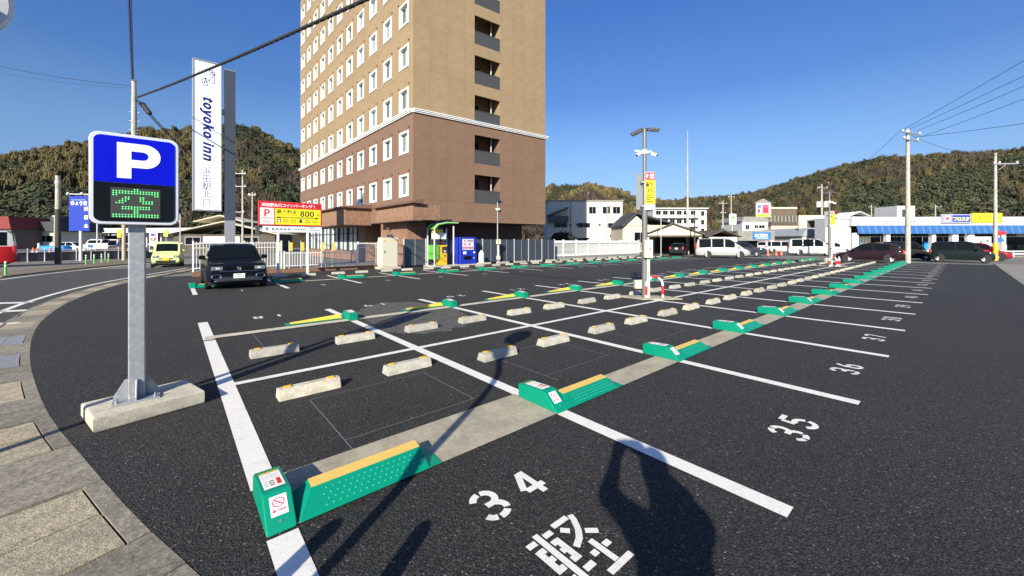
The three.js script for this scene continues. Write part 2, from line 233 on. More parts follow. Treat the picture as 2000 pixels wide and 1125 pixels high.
{
  const NV = 96, NU = 130, pos = [], uv = [], colr = [], idx = [], vmax = 24.6, vmin = -1.55, umax = 43.2;
  for (let j = 0; j <= NV; j++) for (let i = 0; i <= NU; i++) {
    const v = vmin + (vmax - vmin) * j / NV, u0 = gutU(v), t = i / NU, u = u0 + (umax - u0) * Math.pow(t, 1.4), p = L(u, v, 0.0);
    pos.push(p.x, 0, p.z); uv.push(u / 2.3, v / 2.3);
    const k = 1 + 0.16 * noise(u * 0.35, v * 0.35) + 0.13 * noise(u * 1.3, v * 1.3, 4.5) + 0.10 * noise(u * 0.12, v * 0.8, 9.5) - 0.05;
    colr.push(k * 1.05, k * 1.0, k * (0.90 + 0.03 * noise(u * 0.3, v * 0.3, 7)));
  }
  for (let j = 0; j < NV; j++) for (let i = 0; i < NU; i++) { const a = j * (NU + 1) + i, b = a + 1, c = a + NU + 1, d = c + 1; idx.push(a, b, d, a, d, c); }
  const g = new THREE.BufferGeometry(); g.setAttribute('position', new THREE.Float32BufferAttribute(pos, 3)); g.setAttribute('uv', new THREE.Float32BufferAttribute(uv, 2)); g.setAttribute('color', new THREE.Float32BufferAttribute(colr, 3)); g.setIndex(idx); g.computeVertexNormals();
  g.userData.ready = true;
  lot = part('parking_lot', g, M.lot); lot.userData.kind = 'structure'; lot.userData.label = 'dark new asphalt of the parking lot with white bay lines';
}
// everything painted on or let into the lot lies in its own u, v frame
function onLot(name, geos, m, u = 0, v = 0, y = 0) { const p = part(name, geos, m, lot); p.position.copy(L(u, v, y)); p.rotation.y = LOT; return p; }
const flat = (u0, u1, v0, v1) => { const g = new THREE.PlaneGeometry(u1 - u0, v1 - v0).rotateX(-PI / 2); return g.translate((u0 + u1) / 2, 0, -(v0 + v1) / 2); };
const thick = (u0, u1, v0, v1, y0, y1) => bx(u1 - u0, y1 - y0, v1 - v0, (u0 + u1) / 2, (y0 + y1) / 2, -(v0 + v1) / 2);
const U0 = 0.40, PITCH = 2.5, BAYS = 17, lineU = (k) => U0 + PITCH * k + (k ? 0 : 0.08), farU = (k) => 0.55 + 2.58 * k, FAR_BAYS = 15;
// each bay line runs through the near and the back row
for (let k = 0; k <= BAYS; k++) {
  const w = k ? 0.14 : 0.16, u = lineU(k);
  if (!k) { onLot('painted_line', flat(-w / 2, w / 2, 0.3, 2.56), M.paint, u, 0, 0.004); onLot('painted_line', flat(-w / 2, w / 2, 3.14, 8.34), M.paint, u, 0, 0.004); onLot('painted_line', flat(-w / 2, w / 2, 8.42, 10.3), M.paint, u, 0, 0.004); }
  else onLot('painted_line', flat(-w / 2, w / 2, 0.70, k < 3 ? 10.3 : 10.6), M.paint, u, 0, 0.004);
}
onLot('painted_line', flat(lineU(0) + 0.07, lineU(BAYS), -0.055, 0.055), M.paint, 0, 5.62, 0.0075);
for (let k = 0; k <= FAR_BAYS; k++) onLot('painted_line', flat(-0.06, 0.06, 15.75, 20.3), M.paint, farU(k), 0, 0.004);
// concrete strips that carry the lock plates
onLot('concrete_strip', flat(lineU(0) - 0.06, lineU(1) - 0.06, 2.585, 3.22), M.strip, 0, 0, 0.012);
for (let k = 1; k < BAYS; k++) onLot('concrete_strip', flat(lineU(k) - 0.055, lineU(k + 1) - 0.065, 2.585, 2.93), M.strip, 0, 0, 0.012);
for (let k = 0; k < BAYS; k++) onLot('concrete_strip', flat(lineU(k) - 0.055, lineU(k + 1) - 0.065, 8.46, 8.70), M.stone, 0, 0, 0.012);
for (let k = 0; k < FAR_BAYS; k++) onLot('concrete_strip', flat(farU(k) + 0.05, farU(k + 1) - 0.06, 17.95, 18.2), M.stone, 0, 0, 0.012);
// saw cuts of the wheel sensors
for (let k = 0; k < 5; k++) {
  const a = lineU(k) + 0.62, b = lineU(k) + 1.95;
  onLot('saw_cut', [flat(a, b, 3.42, 3.428), flat(a, b, 4.53, 4.538), flat(a, a + 0.009, 3.2, 4.53), flat(b, b + 0.009, 3.42, 4.53)], M.saw, 0, 0, 0.0035);
  onLot('saw_cut', [flat(a, b, 7.0, 7.008), flat(a, b, 8.1, 8.108), flat(a, a + 0.009, 7.0, 8.45), flat(b, b + 0.009, 7.0, 8.1)], M.saw, 0, 0, 0.0035);
}
// pale worn patch across the second bay of the back row
{
  const s = new THREE.Shape(), c = [4.15, 8.35];
  const n = 70; for (let i = 0; i < n; i++) { const a = i / n * 2 * PI, r = 1 + 0.10 * noise(Math.cos(a) * 2.2 + 3, Math.sin(a) * 2.2) + 0.14 * noise(Math.cos(a) * 5, Math.sin(a) * 5 + 7); const x = c[0] + Math.cos(a) * 1.15 * r + Math.sin(a) * 0.25, y = c[1] + Math.sin(a) * 2.05 * r; i ? s.lineTo(x, y) : s.moveTo(x, y); }
  const g = new THREE.ShapeGeometry(s).rotateX(-PI / 2); const q = g.toNonIndexed(); planarUV(q); for (let i = 0; i < q.attributes.uv.count; i++) q.attributes.uv.setXY(i, q.attributes.uv.getX(i) / 2.3, q.attributes.uv.getY(i) / 2.3); q.userData.ready = true;
  const p = onLot('worn_patch', q, M.dust, 0, 0, 0.002); p.userData.label = 'pale worn patch on the asphalt of the second back bay';
}
// stencilled numbers, on a 6 x 10 field
const arc = (cx, cyy, rx, ry, a0, a1, n = 9) => Array.from({ length: n + 1 }, (_, i) => { const a = R(a0 + (a1 - a0) * i / n); return [cx + rx * Math.cos(a), cyy + ry * Math.sin(a)]; });
const DIG = {
  0: [arc(3, 5, 2.4, 4.3, 100, 260, 14), arc(3, 5, 2.4, 4.3, -80, 80, 14)], 1: [[[3, 0.4], [3, 9.6]]], 2: [arc(3, 6.9, 2.3, 2.5, 165, -10, 10), [[5.2, 6], [0.8, 0.9]], [[0.5, 0.8], [5.6, 0.8]]],
  3: [arc(2.9, 7.1, 2.3, 2.3, 165, 95, 5), arc(2.9, 7.1, 2.3, 2.3, 80, -60, 9).concat([[2.2, 5.1]]), arc(2.9, 2.9, 2.5, 2.3, 58, -20, 6), arc(2.9, 2.9, 2.5, 2.3, -38, -95, 5), arc(2.9, 2.9, 2.5, 2.3, -110, -165, 5)],
  4: [[[4.2, 9.7], [4.2, 0.3]], [[3.5, 9.4], [0.7, 3.4]], [[1.1, 2.9], [3.5, 2.9]], [[4.8, 2.9], [5.9, 2.9]]],
  5: [[[5.4, 9.2], [1.4, 9.2]], [[1.1, 8.9], [0.9, 5.3]], arc(2.9, 3.2, 2.5, 2.7, 125, 10, 9), arc(2.9, 3.2, 2.5, 2.7, -8, -160, 10)],
  6: [arc(3, 3.1, 2.2, 2.5, 95, 265, 9), arc(3, 3.1, 2.2, 2.5, -80, 80, 9), arc(4.4, 4.2, 3.8, 5.2, 110, 172, 7)],
  7: [[[0.7, 9.2], [5.4, 9.2]], [[5.2, 8.4], [2.4, 0.4]]], 8: [arc(3, 7.2, 2.0, 2.2, 95, 265, 8), arc(3, 7.2, 2.0, 2.2, -85, 85, 8), arc(3, 2.7, 2.3, 2.4, 100, 260, 8), arc(3, 2.7, 2.3, 2.4, -80, 80, 8)],
  9: [arc(3, 6.9, 2.2, 2.5, -95, -265, 9), arc(3, 6.9, 2.2, 2.5, 80, -80, 9), arc(1.6, 5.8, 3.8, 5.2, -8, -70, 7)],
};
function number(n, u, v, h, flip, gap = 0.36) {
  const s = h / 10, paths = []; String(n).split('').forEach((d, i, all) => { const off = (i - (all.length - 1) / 2) * gap; for (const p of DIG[d]) paths.push(p.map(([x, y]) => { const X = off + (x - 3) * s * 1.12, Y = (y - 5) * s; return flip ? [-X, -Y] : [X, Y]; })); });
  const p = onLot('painted_number', strokes(paths, h * 0.165), M.paint, u, v, 0.004); return p;
}
number(34, 1.70, 1.98, 0.29, false, 0.33).userData.label = 'white painted bay number 34';
{
  const s = 0.046; onLot('painted_character', strokes(KANA.KG.map((q) => q.map(([x, y]) => [(x - 5) * s * 0.92, (y - 5) * s])), 0.039), M.paint, 1.66, 1.38, 0.004).userData.label = 'white painted character for small cars below number 34';
}
for (let k = 1; k < BAYS; k++) { const p = number(34 + k, lineU(k) + 1.34, 1.0, 0.29, false, 0.31); if (k < 5) p.userData.label = 'white painted bay number ' + (34 + k); }
for (let k = 0; k < BAYS; k++) number(18 + k > 33 ? 33 : 18 + k, lineU(k) + 1.15, 10.15, 0.28, true, 0.4);
for (let k = 0; k < FAR_BAYS; k++) number(1 + k, farU(k) + 1.25, 16.1, 0.28, false, 0.36);

// ---------------------------------------------------------------- gutter along the lot: frames, lids, gratings
{
  const gut = structure('gutter', bx(0.02, 0.02, 0.02, 0, -0.3, 0), M.gutter); gut.userData.label = 'concrete gutter with lids curving along the parking lot';
  // channel under the lids
  const len = gutCurve.getLength(), at0 = (s) => { const t = Math.min(1, Math.max(0, s / len)), p = gutCurve.getPointAt(t), d = gutCurve.getTangentAt(t); return [p, d]; };
  const WID = 0.72, EDGE = 0.10;
  const quadAt = (s, o) => { const [p, d] = at0(s); const n = [-d.z, d.x], q = Math.min(1, Math.max(0, (p.z - 6) / 7)); o *= 1 - 0.26 * q * q * (3 - 2 * q); return L(p.x + n[0] * o, p.z + n[1] * o); };     // o metres left of the lot's edge
  const slab = (s0, s1, o0, o1, y0, y1, steps = 2) => {
    const pos = [], q = (a, b, c, d) => pos.push(...[a, b, c, a, c, d].flatMap((v) => [v.x, v.y, v.z])), Y = (v, y) => V3(v.x, y, v.z);
    for (let i = 0; i < steps; i++) {
      const a = s0 + (s1 - s0) * i / steps, b = s0 + (s1 - s0) * (i + 1) / steps, A = quadAt(a, o0), B = quadAt(b, o0), C = quadAt(b, o1), D = quadAt(a, o1);
      q(Y(A, y1), Y(B, y1), Y(C, y1), Y(D, y1)); q(Y(A, y0), Y(B, y0), Y(B, y1), Y(A, y1)); q(Y(D, y1), Y(C, y1), Y(C, y0), Y(D, y0));
      if (!i) q(Y(D, y0), Y(A, y0), Y(A, y1), Y(D, y1)); if (i === steps - 1) q(Y(B, y0), Y(C, y0), Y(C, y1), Y(B, y1));
    }
    const g = new THREE.BufferGeometry(); g.setAttribute('position', new THREE.Float32BufferAttribute(pos, 3)); g.computeVertexNormals(); return g;
  };
  gut.geometry = join(slab(0, len, 0, WID, -0.2, -0.07, 120));
  const add = (n, g, m) => part(n, g, m, gut), tones = [M.gutter, mat(0.285, 0.268, 0.225, 0.95, { map: M.gutter.map, bumpMap: M.gutter.bumpMap, bumpScale: 0.003 }), mat(0.37, 0.345, 0.285, 0.95, { map: M.gutter.map, bumpMap: M.gutter.bumpMap, bumpScale: 0.003 })];
  const lidTones = [M.lid, mat(0.50, 0.45, 0.345, 0.95, { map: M.lid.map, bumpMap: M.lid.bumpMap, bumpScale: 0.006 }), mat(0.60, 0.53, 0.40, 0.95, { map: M.lid.map, bumpMap: M.lid.bumpMap, bumpScale: 0.006 })];
  let sv = 0; while (at0(sv)[0].z < 3.08 && sv < len) sv += 0.01;            // the first pair of lids in view starts here
  let s = sv - 1.83 * Math.floor(sv / 1.83), k = -Math.floor(sv / 1.83); const gg0 = 0.009;
  while (s < len - 2) {
    const tone = tones[(k + 30) * 7 % 3], lg = 0.95, kind = k === 3 || k === 4 ? 'grate' : 'lids', m = s + lg / 2, a = EDGE + 0.012, b = WID - 0.05 - 0.012;
    add('gutter_frame', [slab(s + gg0, s + lg - gg0, 0.004, EDGE, -0.12, 0.001), slab(s + gg0, s + lg - gg0, WID - 0.05, WID, -0.12, 0.001)], tone);
    if (kind === 'lids') { add('gutter_lid', slab(s + 0.022, m - 0.008, a, b, -0.09, rr(-0.010, -0.003), 1), lidTones[Math.floor(rnd() * 3)]); add('gutter_lid', slab(m + 0.009, s + lg - 0.022, a, b, -0.09, rr(-0.010, -0.003), 1), lidTones[Math.floor(rnd() * 3)]); }
    else for (const [p0, p1] of [[s + 0.014, m - 0.005], [m + 0.005, s + lg - 0.014]]) { const bars = []; for (let j = 0; j < 9; j++) bars.push(slab(p0 + 0.02 + j * 0.049, p0 + 0.046 + j * 0.049, a, b, -0.05, -0.004, 1)); bars.push(slab(p0, p1, a, a + 0.02, -0.05, -0.003, 1), slab(p0, p1, b - 0.02, b, -0.05, -0.003, 1), slab(p0, p1, (a + b) / 2 - 0.01, (a + b) / 2 + 0.01, -0.05, -0.003, 1)); add('grating', bars, M.metalGrey); }
    add('gutter_slab', slab(s + lg + gg0, s + lg + 0.44 - gg0 / 2, 0.004, WID, -0.12, rr(-0.002, 0.003)), tones[(k + 31) * 5 % 3]); add('gutter_slab', slab(s + lg + 0.44 + gg0 / 2, s + 1.83 - gg0, 0.004, WID, -0.12, rr(-0.002, 0.003)), tones[(k + 32) * 4 % 3]);
    s += 1.83; k++;
  }
  // the road beyond the gutter
  const pos = [], uv = []; const n = 160;
  for (let i = 0; i < n; i++) { const a = quadAt(len * i / n, WID + 0.003), b = quadAt(len * (i + 1) / n, WID + 0.003), [ua, va] = toUV(a), [ub, vb] = toUV(b), c = L(ub - 9.5 - vb * 0.05, vb + 0.6), d = L(ua - 9.5 - va * 0.05, va + 0.6); for (const q of [a, b, c, a, c, d]) { pos.push(q.x, -0.012, q.z); uv.push(q.x / 2.3, q.z / 2.3); } }
  const g = new THREE.BufferGeometry(); g.setAttribute('position', new THREE.Float32BufferAttribute(pos, 3)); g.setAttribute('uv', new THREE.Float32BufferAttribute(uv, 2)); g.computeVertexNormals();
  if (g.attributes.normal.getY(0) < 0) { const p = g.attributes.position; for (let i = 0; i < p.count; i += 3) for (let j = 0; j < 3; j++) { const t = p.array[(i + 1) * 3 + j]; p.array[(i + 1) * 3 + j] = p.array[(i + 2) * 3 + j]; p.array[(i + 2) * 3 + j] = t; } g.computeVertexNormals(); }
  g.userData.ready = true;
  const road = part('road', g, M.road); road.userData.kind = 'structure';
  const roadLine = (pts, w) => { const q = []; for (let i = 0; i + 1 < pts.length; i++) { const a = pts[i], b = pts[i + 1], d = b.clone().sub(a).normalize(), nn = V3(-d.z, 0, d.x).multiplyScalar(w / 2); for (const p of [a.clone().add(nn), b.clone().add(nn), b.clone().sub(nn), a.clone().add(nn), b.clone().sub(nn), a.clone().sub(nn)]) q.push(p.x, -0.008, p.z); } const gg = new THREE.BufferGeometry(); gg.setAttribute('position', new THREE.Float32BufferAttribute(q, 3)); gg.computeVertexNormals(); part('painted_line', gg, M.paint, road); };
  const edge = []; for (let sx = 14; sx < len - 2; sx += 0.7) edge.push(quadAt(sx, WID + 0.55)); roadLine(edge, 0.13);
  roadLine([gp(-60, 610.5), gp(78, 604)], 0.3); roadLine([gp(-60, 636), gp(38, 629)], 0.26); roadLine([gp(-60, 593), gp(60, 590)], 0.3);
  roadLine([gp(0, 546), gp(70, 537), gp(140, 529), gp(215, 521), gp(300, 513)], 0.16);
}
// dark joint strip where the lot meets the worn concrete apron on the far side, and the pavement across the road
structure('apron', flat(-6, 46, -16, -1.56).rotateY(LOT).translate(0, -0.004, 0), mat(0.30, 0.285, 0.25, 0.95, { map: rep(concTone, 0.5) }));
{
  const P = [[0, 541], [70, 533], [140, 525.5], [215, 518.5], [300, 511.5]].map(([x, y]) => gp(x, y)), out = P.map((p) => p.clone().multiplyScalar(1.16)); const pos = [];
  for (let i = 0; i + 1 < P.length; i++) for (const q of [P[i], P[i + 1], out[i + 1], P[i], out[i + 1], out[i]]) pos.push(q.x, 0.03, q.z);
  P[0] && null; const g = new THREE.BufferGeometry(); g.setAttribute('position', new THREE.Float32BufferAttribute(pos, 3)); g.computeVertexNormals();
  const kerb = P.slice(0, -1).map((p, i) => { const a = p, b = P[i + 1], m = a.clone().add(b).multiplyScalar(0.5), d = b.clone().sub(a); return bx(d.length() + 0.02, 0.13, 0.16).rotateY(Math.atan2(-d.z, d.x)).translate(m.x, -0.02 + 0.0001 * i, m.z); });
  const pv = structure('pavement', g, mat(0.24, 0.2, 0.15, 0.95, { map: rep(roughTone, 0.6) })); part('kerb', kerb, M.kerb, pv);
}

// ---------------------------------------------------------------- lock plates and wheel stops
const notice = canvasOf(128, 256, (x, w, h) => { x.fillStyle = '#f2f0e8'; x.fillRect(0, 0, w, h); x.fillStyle = '#caa21e'; x.fillRect(0, 0, w, 26); x.fillStyle = '#3a3a40'; for (let i = 0; i < 13; i++) { const y = 38 + i * 7; for (let j = 8; j < 118; j += 6) if (noise(i * 3.1, j * 0.7) > -0.25) x.fillRect(j, y, 4, 3); } x.fillStyle = '#c92a22'; x.fillRect(86, 132, 28, 96); x.fillStyle = '#8a6a2a'; for (let i = 0; i < 3; i++) { x.fillRect(40, 146 + i * 30, 34, 18); x.fillStyle = i % 2 ? '#8a6a2a' : '#6b5a34'; } x.fillStyle = '#444'; for (let i = 0; i < 6; i++) x.fillRect(10, 142 + i * 15, 22, 5); });
const noPark = canvasOf(128, 192, (x, w, h) => { x.fillStyle = '#f4f1ee'; x.fillRect(0, 0, w, h); x.strokeStyle = '#b3303e'; x.lineWidth = 10; x.beginPath(); x.arc(64, 66, 42, 0, 7); x.stroke(); x.beginPath(); x.moveTo(36, 36); x.lineTo(92, 96); x.stroke(); x.lineWidth = 6; x.strokeStyle = '#7b5560'; x.strokeRect(44, 58, 40, 18); x.fillStyle = '#c0303e'; kana(x, '金口田北', 12, 128, 25, 5, '#c0303e'); });
const noticeMat = printed(notice), noParkMat = printed(noPark);
// control box: side outline in v (x) and y, extruded along u
const boxGeo = ready(smooth(prism([[0, 0], [0.56, 0], [0.56, 0.135], [0.54, 0.152], [0.20, 0.168], [0.17, 0.164], [0.015, 0.03]], 0.175, 0.012).rotateY(PI / 2), 40));
// after rotateY the outline's x runs along -z, which is +v
const onTop = (w, len, v, dv) => { const g = new THREE.PlaneGeometry(w, len); return g; };
const topLabel = ready(new THREE.PlaneGeometry(0.125, 0.27).rotateX(-PI / 2 - Math.atan2(0.016, 0.34)).translate(0, 0.1635, -0.36), true);
const slopeA = Math.atan2(0.134, 0.155);
const frontLabel = ready(new THREE.PlaneGeometry(0.10, 0.12).rotateX(-(PI / 2 - slopeA)).translate(0, 0.1105, -0.1045), true);
const boltGeo = ready(cyz(0.008, 0.008, 0, 0, 0, 10).rotateX(-(PI / 2 - slopeA)).translate(0, 0.048, -0.034));
// flap: wedge in v, y, with tapered ends, built as a loft along u
const flapBody = (() => { const ring = (u, k) => [[u, 0.005, 0], [u, 0.102 * k + 0.006, -0.165], [u, 0.115 * k + 0.006, -0.25], [u, 0.08 * k + 0.005, -0.29], [u, 0.005, -0.30]]; return ready(loft([ring(0.0, 0.5), ring(0.10, 1), ring(0.86, 1), ring(0.97, 0.06)])); })();
const flapTop = (() => { const ring = (u) => [[u, 0.110, -0.163], [u, 0.1235, -0.252], [u, 0.1135, -0.254], [u, 0.097, -0.167]]; return ready(loft([ring(0.10), ring(0.16), ring(0.82), ring(0.865)])); })();
// raised plates of the back row: high at the box, low at the other end, yellow on the side away from the bay mouth
const flapUp = (() => { const ring = (u, k) => [[u, 0.005, 0], [u, 0.075 * k + 0.006, -0.12], [u, 0.08 * k + 0.006, -0.145], [u, 0.02, -0.25], [u, 0.005, -0.26]]; return ready(loft([ring(0.0, 0.75), ring(0.08, 1), ring(1.0, 0.3), ring(1.10, 0.08)])); })();
const flapUpTop = (() => { const ring = (u, k) => [[u, 0.075 * k + 0.012, -0.118], [u, 0.08 * k + 0.013, -0.15], [u, 0.028, -0.262], [u, 0.016, -0.25]]; return ready(loft([ring(0.05, 0.95), ring(0.1, 0.99), ring(0.98, 0.31), ring(1.02, 0.27)])); })();
const studs = (() => { const l = []; for (let i = 0; i < 16; i++) for (let j = 0; j < 4; j++) { const u = 0.16 + i * 0.042 + (j % 2) * 0.021, t = 0.22 + j * 0.19; l.push(new THREE.CylinderGeometry(0.004, 0.007, 0.004, 6).rotateX(R(40)).translate(u, 0.006 + 0.102 * t + 0.001, -0.165 * t)); } return ready(l); })();
const boltEnd = ready(cy(0.011, 0.011, 0.008, 0, 0, 0, 10).rotateX(R(35)).translate(0.83, 0.05, -0.069));
function lockPlate(u, v, turn, label, group, detail, raised, flatter) {
  const t = thing('flap_lock', label, 'flap lock', L(u, v, 0.012), turn, group);
  const b = part('control_box', boxGeo, M.green, t);
  if (detail) { part('notice_sticker', topLabel, noticeMat, b, true); part('no_parking_sticker', frontLabel, noParkMat, b, true); part('bolt', boltGeo, M.steel, b); }
  const f = part('flap_plate', raised ? flapUp : flapBody, M.green, t); f.position.x = 0.095;
  part('yellow_edge', raised ? flapUpTop : flapTop, raised ? M.yellowEdge : M.yellow, f);
  if (flatter) f.scale.y = 0.72;
  if (detail && !raised) { part('studs', studs, M.greenWorn, f).userData.kind = 'stuff'; part('bolt', boltEnd, M.steel, f); }
  return t;
}
for (let k = 0; k < BAYS; k++) { const lp = lockPlate(lineU(k), 2.575, LOT, k === 0 ? 'nearest green flap lock with printed stickers at the wide white line' : ORD[k] + ' green flap lock from the parking sign in the near row', 'flap locks of the near row', k < 6, false, k > 0); if (!k) { lp.children[0].scale.set(0.9, 0.97, 0.88); lp.children[1].scale.y = 0.9; } }
for (let k = 0; k < BAYS; k++) lockPlate(lineU(k + 1), 9.0, LOT + PI, ORD[k] + ' green flap lock from the parking sign in the back row', 'flap locks of the back row', k < 4, true);
for (let k = 0; k < FAR_BAYS; k++) lockPlate(farU(k), 17.9, LOT, k ? ORD[k] + ' green flap lock from the dark car along the hotel' : 'green flap lock half hidden under the dark car', 'flap locks along the hotel', false);
const stopGeo = ready(smooth(prism([[-0.085, 0], [0.085, 0], [0.075, 0.035], [0.042, 0.112], [-0.042, 0.112], [-0.075, 0.035]], 0.63, 0.008).rotateY(PI / 2), 20));
const padGeo = ready(rb(0.075, 0.016, 0.05, 0, 0.118, 0, 0.006));
const stopTones = [M.stone, mat(0.54, 0.53, 0.47, 0.92, { map: M.stone.map, bumpMap: M.stone.bumpMap, bumpScale: 0.0025 }), mat(0.46, 0.45, 0.40, 0.92, { map: M.stone.map, bumpMap: M.stone.bumpMap, bumpScale: 0.0025 })];
function wheelStop(u, v, label, group, pads) {
  const t = thing('wheel_stop', label, 'wheel stop', L(u, v, 0.0005), LOT + rr(-0.025, 0.025), group);
  part('concrete_block', stopGeo, stopTones[Math.floor(rnd() * 3)], t);
  if (pads) for (const s of [-1, 1]) part('reflector', padGeo, M.reflector, t).position.x = s * 0.22;
}
for (let k = 0; k < BAYS; k++) for (const [j, off] of [0.68, 1.86].entries()) {
  const o = ORD[2 * k + j] || ('number ' + (2 * k + j + 1));
  wheelStop(lineU(k) + off, k ? 4.43 : 4.78, (k < 10 ? ORD[2 * k + j] : 'far ' + ['left', 'right'][j] + ' hand') + ' concrete wheel stop ' + (k < 10 ? 'from the parking sign in the near row' : 'of the ' + ORD[k] + ' near bay from the sign'), 'wheel stops of the near row', k < 6);
  wheelStop(lineU(k) + off, 6.74, (k < 10 ? ORD[2 * k + j] : 'far ' + ['left', 'right'][j] + ' hand') + ' concrete wheel stop ' + (k < 10 ? 'from the parking sign in the back row' : 'of the ' + ORD[k] + ' back bay from the sign'), 'wheel stops of the back row', k < 3);
}
for (let k = 0; k < FAR_BAYS; k++) for (const [j, off] of [0.7, 1.9].entries()) wheelStop(farU(k) + off, 20.9, ['left', 'right'][j] + ' wheel stop of the ' + ORD[k] + ' bay along the hotel', 'wheel stops along the hotel', false);
for (let k = 0; k < 12; k++) solo('kerb_block', rb(1.15, 0.14, 0.16, 0, 0.07, 0, 0.015), stopTones[k % 3], ORD[k] + ' long kerb block from the vending machine below the fence', 'kerb block', 'kerb blocks below the fence', L(16.9 + k * 1.75, 22.5, 0.001), LOT);
// ---------------------------------------------------------------- parking sign
{
  const base = gp(268, 776, 0.14), t = thing('parking_sign', 'blue parking sign with green lit vacancy display on a galvanized post', 'parking sign', V3(base.x, 0, base.z), LOT);
  // footing: a long block with rounded edges, turned a little against the rows
  const f = part('concrete_footing', smooth(prism(poly([[-0.36, -0.285], [0.44, -0.285], [0.44, 0.285], [-0.36, 0.285]]), 0.14, 0.022).rotateX(-PI / 2).rotateY(R(14)).translate(0.02, 0.0705, 0.02), 30), M.stone, t);
  part('post', rb(0.125, 1.95, 0.125, 0, 0.14 + 0.975, 0, 0.012), M.galv, t);
  const bp = part('base_plate', rb(0.34, 0.016, 0.34, 0, 0.150, 0, 0.004), M.galv, t);
  for (const [x, z] of [[-1, -1], [1, -1], [-1, 1], [1, 1]]) { part('bolt', [cy(0.016, 0.016, 0.018, x * 0.135, 0.168, z * 0.135, 6), cy(0.008, 0.008, 0.03, x * 0.135, 0.185, z * 0.135, 8)], M.steel, bp); }
  for (const s of [-1, 1]) { part('gusset', prism([[0, 0], [0.1, 0], [0.1, 0.03], [0.02, 0.18], [0, 0.18]], 0.012, 0.002).rotateY(s > 0 ? 0 : PI).translate(s * 0.0645, 0.159, 0.0), M.galv, t); part('gusset', prism([[0, 0], [0.1, 0], [0.1, 0.03], [0.02, 0.18], [0, 0.18]], 0.012, 0.002).rotateY(s > 0 ? PI / 2 : -PI / 2).translate(0.0, 0.159, -s * 0.0645), M.galv, t); }
  const W = 0.625, H = 0.86, cyy = 1.845 + H / 2, z0 = 0.10;
  const b = part('sign_case', [prism(roundedShape(W, H, 0.075), 0.10, 0.008).translate(0, cyy, z0)], mat(0.72, 0.73, 0.75, 0.35, { metalness: 0.35 }), t);
  const half = (y0, y1, top) => { const s = new THREE.Shape(), w = W / 2 - 0.03, r = 0.052; if (top) { s.moveTo(-w, y0); s.lineTo(w, y0); s.lineTo(w, y1 - r); s.absarc(w - r, y1 - r, r, 0, PI / 2); s.lineTo(-w + r, y1); s.absarc(-w + r, y1 - r, r, PI / 2, PI); } else { s.moveTo(-w, y1); s.lineTo(-w, y0 + r); s.absarc(-w + r, y0 + r, r, PI, PI * 1.5); s.lineTo(w - r, y0); s.absarc(w - r, y0 + r, r, -PI / 2, 0); s.lineTo(w, y1); } return s; };
  const zf = z0 + 0.053;
  part('blue_face', prism(half(0.395 + 1.845, 1.845 + H - 0.03, true), 0.006).translate(0, 0, zf), M.signBlue, b);
  part('display_glass', prism(half(1.845 + 0.03, 0.393 + 1.845, false), 0.006).translate(0, 0, zf), M.black, b);
  const P = new THREE.Shape(); const px = -0.125, py = 2.285, ph = 0.335; P.moveTo(px, py); P.lineTo(px + 0.098, py); P.lineTo(px + 0.098, py + 0.105); P.lineTo(px + 0.20, py + 0.105); P.absarc(px + 0.19, py + 0.22, 0.115, -PI / 2, PI / 2); P.lineTo(px, py + ph); P.closePath();
  const ho = new THREE.Path(); ho.moveTo(px + 0.098, py + 0.18); ho.lineTo(px + 0.098, py + 0.26); ho.lineTo(px + 0.178, py + 0.26); ho.absarc(px + 0.178, py + 0.22, 0.04, PI / 2, -PI / 2, true); ho.closePath(); P.holes.push(ho);
  part('letter_p', prism(P, 0.004).translate(-0.005, 0, zf + 0.005), M.white, b);
  const pnl = part('led_board', bx(0.345, 0.285, 0.003, 0.0, 1.845 + 0.205, zf + 0.0045), M.ledBoard, b);
  const rows = ['0000000110000000', '1111111111111111', '1111111111111111', '1100000000000011', '0000110001100000', '0001110001100000', '0011100001111100', '0111000000111100', '0000000000000000', '0001111111111000', '0001111111111000', '0000000110000000', '0000000110000000', '1111111111111111', '1111111111111111'], dots = [];
  rows.forEach((s, r) => [...s].forEach((q, c) => { if (q === '1') dots.push(cyz(0.0062, 0.003, (c - 7.5) * 0.0205, 1.845 + 0.335 - r * 0.0185, zf + 0.0075, 7)); }));
  part('led_character', dots, M.led, pnl);
  part('bracket', [bx(0.2, 0.05, 0.04, 0, 2.0, 0.045), bx(0.2, 0.05, 0.04, 0, 2.07, 0.045)], M.galv, t);
}
